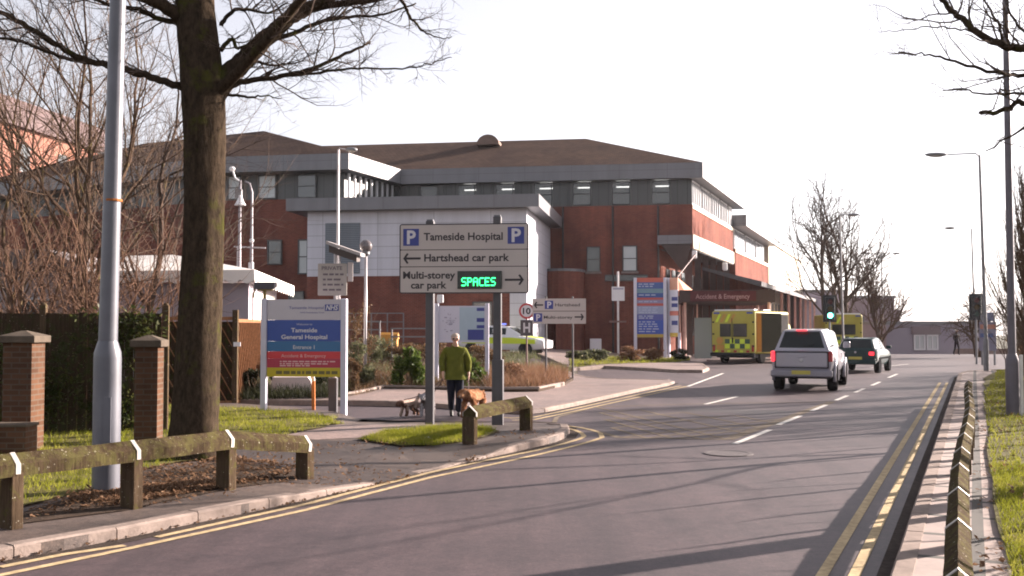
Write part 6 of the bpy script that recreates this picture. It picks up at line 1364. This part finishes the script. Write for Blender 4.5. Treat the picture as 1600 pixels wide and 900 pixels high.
for i in range(13):  # saplings added out of view to throw stripe shadows over footway and road
    s_ = 4.5+1.35*i; p = RN(s_+rr.uniform(-.25, .25), 1.75+.1*math.sin(i)); bare_tree('unseen sapling whip added beyond the right edge to cast shadow stripes', (p.x, p.y, .1), 2.4+.4*math.sin(i*2.3), .04, 300+i, BARKT, dict(n=[3, 2], side=1, rmin=.003), 1, trunk_frac=.75, group='sapling whips added on the right verge for their shadows', mx=1)
HEDGE = foliage('beech_hedge', (.05, .026, .014), (.11, .055, .028), (.2, .11, .05), 8, .7)
hb = MB(); rr = random.Random(70); cen = []
for k in range(170):
    s_ = rr.uniform(24, 50); n_ = rr.uniform(1.5, 4.4); p = RN(s_, n_); cen.append(((p.x, p.y, rr.uniform(.3, 2.2+.5*math.sin(s_*.9))), (.5, .5, .5)))
ho = thing('hedge', 'dense russet brown hedge running along the right verge under the upright trees', 'hedge', tuple(RN(36, 2.5)), 0)
leaves(hb, rr, cen, 10500, .07); hb.build('foliage', HEDGE, ho, world=True)
sb = MB()
for k in range(420):
    p = RN(rr.uniform(23.5, 50), rr.uniform(1.15, 4.2)); grow(sb, rr, Vector((p.x, p.y, .1)), Vector((rr.gauss(0, .15), rr.gauss(0, .15), 1)).normalized(), rr.uniform(1.6, 3.0), .014, 0, 1, dict(n=[5], jit=.12, up=.08, rmin=.004))
sb.build('stems', BARKB, ho, world=True)
EVG = foliage('evergreen', (.015, .022, .012), (.03, .04, .016), (.06, .07, .025), 6)
for i, (s_, n_, H_) in enumerate(((34, 8.5, 4.0), (41, 9.5, 4.6))):
    p = RN(s_, n_); eo = thing('evergreen_tree', ['dark evergreen tree beyond the hedge outside the right edge', 'second dark evergreen tree farther back beyond the hedge'][i], 'tree', (p.x, p.y, 0)); b = MB(); b.tube([(0, 0, -.2), (0, 0, H_*.85)], [.16, .05], 8); b.build('trunk', BARKB, eo); cen = []
    for k in range(60): z_ = rr.uniform(.6, H_); w_ = (1-z_/H_)*1.9+.3; a = rr.random()*6.28; cen.append(((math.cos(a)*w_*.7, math.sin(a)*w_*.7, z_), (.45, .45, .4)))
    b = MB(); leaves(b, rr, cen, 5000, .09); b.build('crown', EVG, eo)
# ================================================================== SHRUBS AND GROUND COVER
SHG = foliage('grey_green_leaf', (.05, .055, .03), (.11, .115, .06), (.2, .19, .11), 10); SHL = foliage('glossy_leaf', (.03, .05, .012), (.07, .11, .022), (.17, .2, .05), 9, .4)
SHB = foliage('brown_leaf', (.05, .03, .018), (.11, .065, .035), (.2, .13, .07), 9); SHD = foliage('dark_leaf', (.012, .014, .008), (.025, .028, .014), (.05, .05, .025), 9); DRY = foliage('dry_stems', (.10, .05, .03), (.19, .10, .06), (.3, .19, .11), 5)
def bush(label, px, py, w_px, h_px, m, n, size, seed, lift=.13, depth=.8, tilt=1., stems=True, group=None):
    p = G(px, py, lift); rr = random.Random(seed); k = p.y/1600; w_, h_ = w_px*k, h_px*k; o = thing('shrub', label, 'shrub', (p.x, p.y, p.z-.02), 0, group); cen = []
    for _ in range(16): a = rr.random()*6.283; q = rr.random()**.6; z_ = rr.uniform(.12, .92)*h_; ww = w_*.5*math.sqrt(max(.1, 1-(z_/h_-.35)**2*1.6)); cen.append(((math.cos(a)*q*ww*.8, math.sin(a)*q*ww*depth*.8, z_), (w_*.16, w_*.16*depth, h_*.17)))
    b = MB(); leaves(b, rr, cen, n, size, tilt); b.build('foliage', m, o)
    if stems:
        b = MB()
        for _ in range(12): a = rr.random()*6.283; grow(b, rr, Vector((0, 0, 0)), Vector((math.cos(a)*.5, math.sin(a)*.5, 1)).normalized(), h_*.75, .012, 0, 1, dict(n=[4], jit=.15))
        b.build('stems', BARKB, o)
    return o
gp2 = 'shrubs in the planting bed'
for a in (('pale grey green clipped shrub immediately right of the entrance sign', 568, 606, 62, 72, SHG, 2600, .05, 81), ('low brown green shrub hugging the right post of the entrance sign', 546, 612, 44, 50, SHB, 1500, .05, 82),
          ('bright green strap leaved shrub left of the walking man', 643, 604, 62, 62, SHL, 1700, .10, 83), ('green leafy shrub half hidden behind the walking man', 726, 603, 60, 58, SHL, 1300, .085, 84),
          ('brown shrub below the map board', 690, 592, 90, 66, SHB, 2000, .06, 85), ('brown feathery shrub above the strap leaved one', 640, 576, 92, 40, SHB, 1800, .06, 86),
          ('rounded olive shrub in front of the clad extension handrail', 590, 574, 70, 48, SHG, 1600, .06, 87), ('dark leafy shrub at the foot of the trellis fence', 392, 622, 44, 44, SHD, 1400, .06, 88),
          ('dark shrub behind the white bin', 470, 612, 110, 62, SHD, 2400, .07, 89), ('straggly leafy shrub beside the globe lamp pole', 556, 586, 70, 112, SHB, 900, .07, 90),
          ('dry brown shrub under the ten limit sign', 800, 600, 60, 34, DRY, 1000, .05, 91), ('wide brown shrub behind the map board posts', 760, 582, 70, 42, SHB, 1300, .06, 92)): bush(*a, group=gp2)
for i, (px, py, w_, h_, m) in enumerate(((930, 562, 70, 16, SHG), (985, 563, 60, 22, DRY), (1020, 563, 44, 22, DRY), (1062, 562, 34, 18, SHD), (900, 560, 40, 12, SHG))): bush(['low green ground shrub before the round turret', 'dry reddish shrub at the left foot of the tall directory sign', 'dry reddish shrub between the two directory signs', 'small dark shrub below the narrow directory sign', 'small green shrub nearest the round turret'][i], px, py, w_, h_, m, 900, .07, 100+i, .2, .5, group='shrubs along the brick front')
cl0 = lambda x, y: max(0, math.sin(x*.9+1.2*math.sin(y*.7))*math.cos(y*.8-x*.3)+.25)
gc_ = MB(); rr = random.Random(120); BP = [p for p in CB]
blades(gc_, rr, W((760, 608), (842, 606), (885, 598), (890, 592), (868, 583), (836, 572), (800, 566), (765, 580), off=.14), 5200, .42, .008, lambda x, y: hC(x, y)+.02, .5); struct(gc_.build('dry_ground_cover', DRY), 'stuff')
gc_ = MB(); blades(gc_, rr, W((555, 618), (604, 605), (840, 606), (820, 592), (760, 575), (560, 575), off=.14), 5200, .22, .012, lambda x, y: hC(x, y)+.02, .6); struct(gc_.build('ground_cover', SHB), 'stuff')
gc_ = MB(); blades(gc_, rr, [Vector((-24, 30)), Vector((-.5, 30)), Vector((2.5, 38)), Vector((1, 48)), Vector((-6, 54)), Vector((-24, 54))], 16000, .3, .02, lambda x, y: hC(x, y)+.02, .6, cl0); struct(gc_.build('low_bed_greenery', SHG), 'stuff')
gc_ = MB(); blades(gc_, rr, W((330, 626), (540, 621), (545, 612), (330, 616), off=.14), 2200, .3, .014, lambda x, y: hC(x, y)+.02, .5); struct(gc_.build('bed_undergrowth', SHD), 'stuff')
# ================================================================== GRASS AND LEAVES
rr = random.Random(150); cl = lambda x, y: .14+.86*abs(math.sin(x*2.1+y*1.3)*math.cos(y*2.7-x*.8))
gm = MB(); blades(gm, rr, GL, 26000, .075, .006, lambda x, y: hA(x, y)+.01, .5, cl); struct(gm.build('grass', GRASS), 'stuff')
gm = MB(); blades(gm, rr, GN, 9000, .085, .006, lambda x, y: hA(x, y)+.012, .5, cl); struct(gm.build('grass_strip', GRASS), 'stuff')
gm = MB(); blades(gm, rr, [RN(2, .22), RN(8, .2), RN(14, .16), RN(14, 2.2), RN(2, 1.5)], 30000, .07, .005, .17, .5); blades(gm, rr, [RN(14, .16), RN(20, .18), RN(28, .2), RN(44, .8), RN(45, 4), RN(14, 4)], 16000, .09, .009, .17, .5); struct(gm.build('verge_grass', GRASS), 'stuff')
gm = MB(); blades(gm, rr, GD, 2500, .14, .014, .13, .5); struct(gm.build('forecourt_grass', GRASS), 'stuff')
LEAF = foliage('dead_leaves', (.07, .036, .022), (.15, .082, .047), (.32, .23, .155), 60, .8)
lm = MB()
def litter(P, n, off, size=.03, clump=None):
    xs = [p[0] for p in P]; ys = [p[1] for p in P]; k = 0; tr = 0
    while k < n and tr < n*15:
        tr += 1; x, y = rr.uniform(min(xs), max(xs)), rr.uniform(min(ys), max(ys))
        if not inpoly(x, y, P) or (clump and clump(x, y) < rr.random()): continue
        k += 1; z = tz(x, y)+(off(x, y) if callable(off) else off)+.008; s_ = size*rr.uniform(.5, 1.3); a = rr.random()*6.28; u = Vector((math.cos(a), math.sin(a), rr.gauss(0, .35)))*s_; v = Vector((-math.sin(a), math.cos(a), rr.gauss(0, .35)))*s_*.6; c = Vector((x, y, z+abs(u.z)+abs(v.z)))
        lm.add([c-u, c+v*.9+Vector((0, 0, .3*s_)), c+u, c-v], [(0, 1, 2, 3)])
cl2 = lambda x, y: .15+.85*max(0, math.sin(x*1.7+2*math.sin(y*1.9)))
litter(WEST((30, 815), (195, 790), (335, 766), (450, 744), (470, 732), (420, 724), (350, 716), (230, 732), (130, 770), (60, 790)), 3600, hA, .03, cl2)
litter(WEST((0, 800), (200, 770), (350, 712), (600, 688), (850, 672), (880, 676), (700, 730), (500, 755), (300, 790)), 900, hA, .026, cl2)
litter([RN(2, -.1), RN(2, .45), RN(20, .4), RN(20, -.0)], 700, .155, .028, cl2); litter([RN(4, .3), RN(4, 1.4), RN(26, 1.5), RN(26, .3)], 600, .19, .03)
litter(W((0, 872), (200, 836), (480, 779), (640, 745), (640, 749), (480, 784), (200, 842), (0, 880)), 420, .0, .02)
struct(lm.build('fallen_leaves', LEAF), 'stuff')
a = G(668, 689, .1); b = MB(); b.ball((0, 0, .035), 1, 8, (.05, .04, .035)); po = b.build('litter_paper', FRAMEW); po.location = (a.x, a.y, .1); tag(po, 'scrap of white paper lying on the grass below the car park sign', 'litter')

# ================================================================== AIR
hz = MB(); hz.box(-275, 315, -75, 435, -4.5, 34); ho_ = hz.build('haze', None)
ho_.data.materials.clear(); hm = bpy.data.materials.new('haze_air'); hm.use_nodes = True; ht = hm.node_tree; ht.nodes.clear()
hv = ht.nodes.new('ShaderNodeVolumePrincipled'); hv.inputs['Color'].default_value = (.93, .93, 1.0, 1); hv.inputs['Density'].default_value = .00011; hv.inputs['Anisotropy'].default_value = .35
hq = ht.nodes.new('ShaderNodeOutputMaterial'); ht.links.new(hv.outputs[0], hq.inputs['Volume']); ho_.data.materials.append(hm); ho_['kind'] = 'stuff'
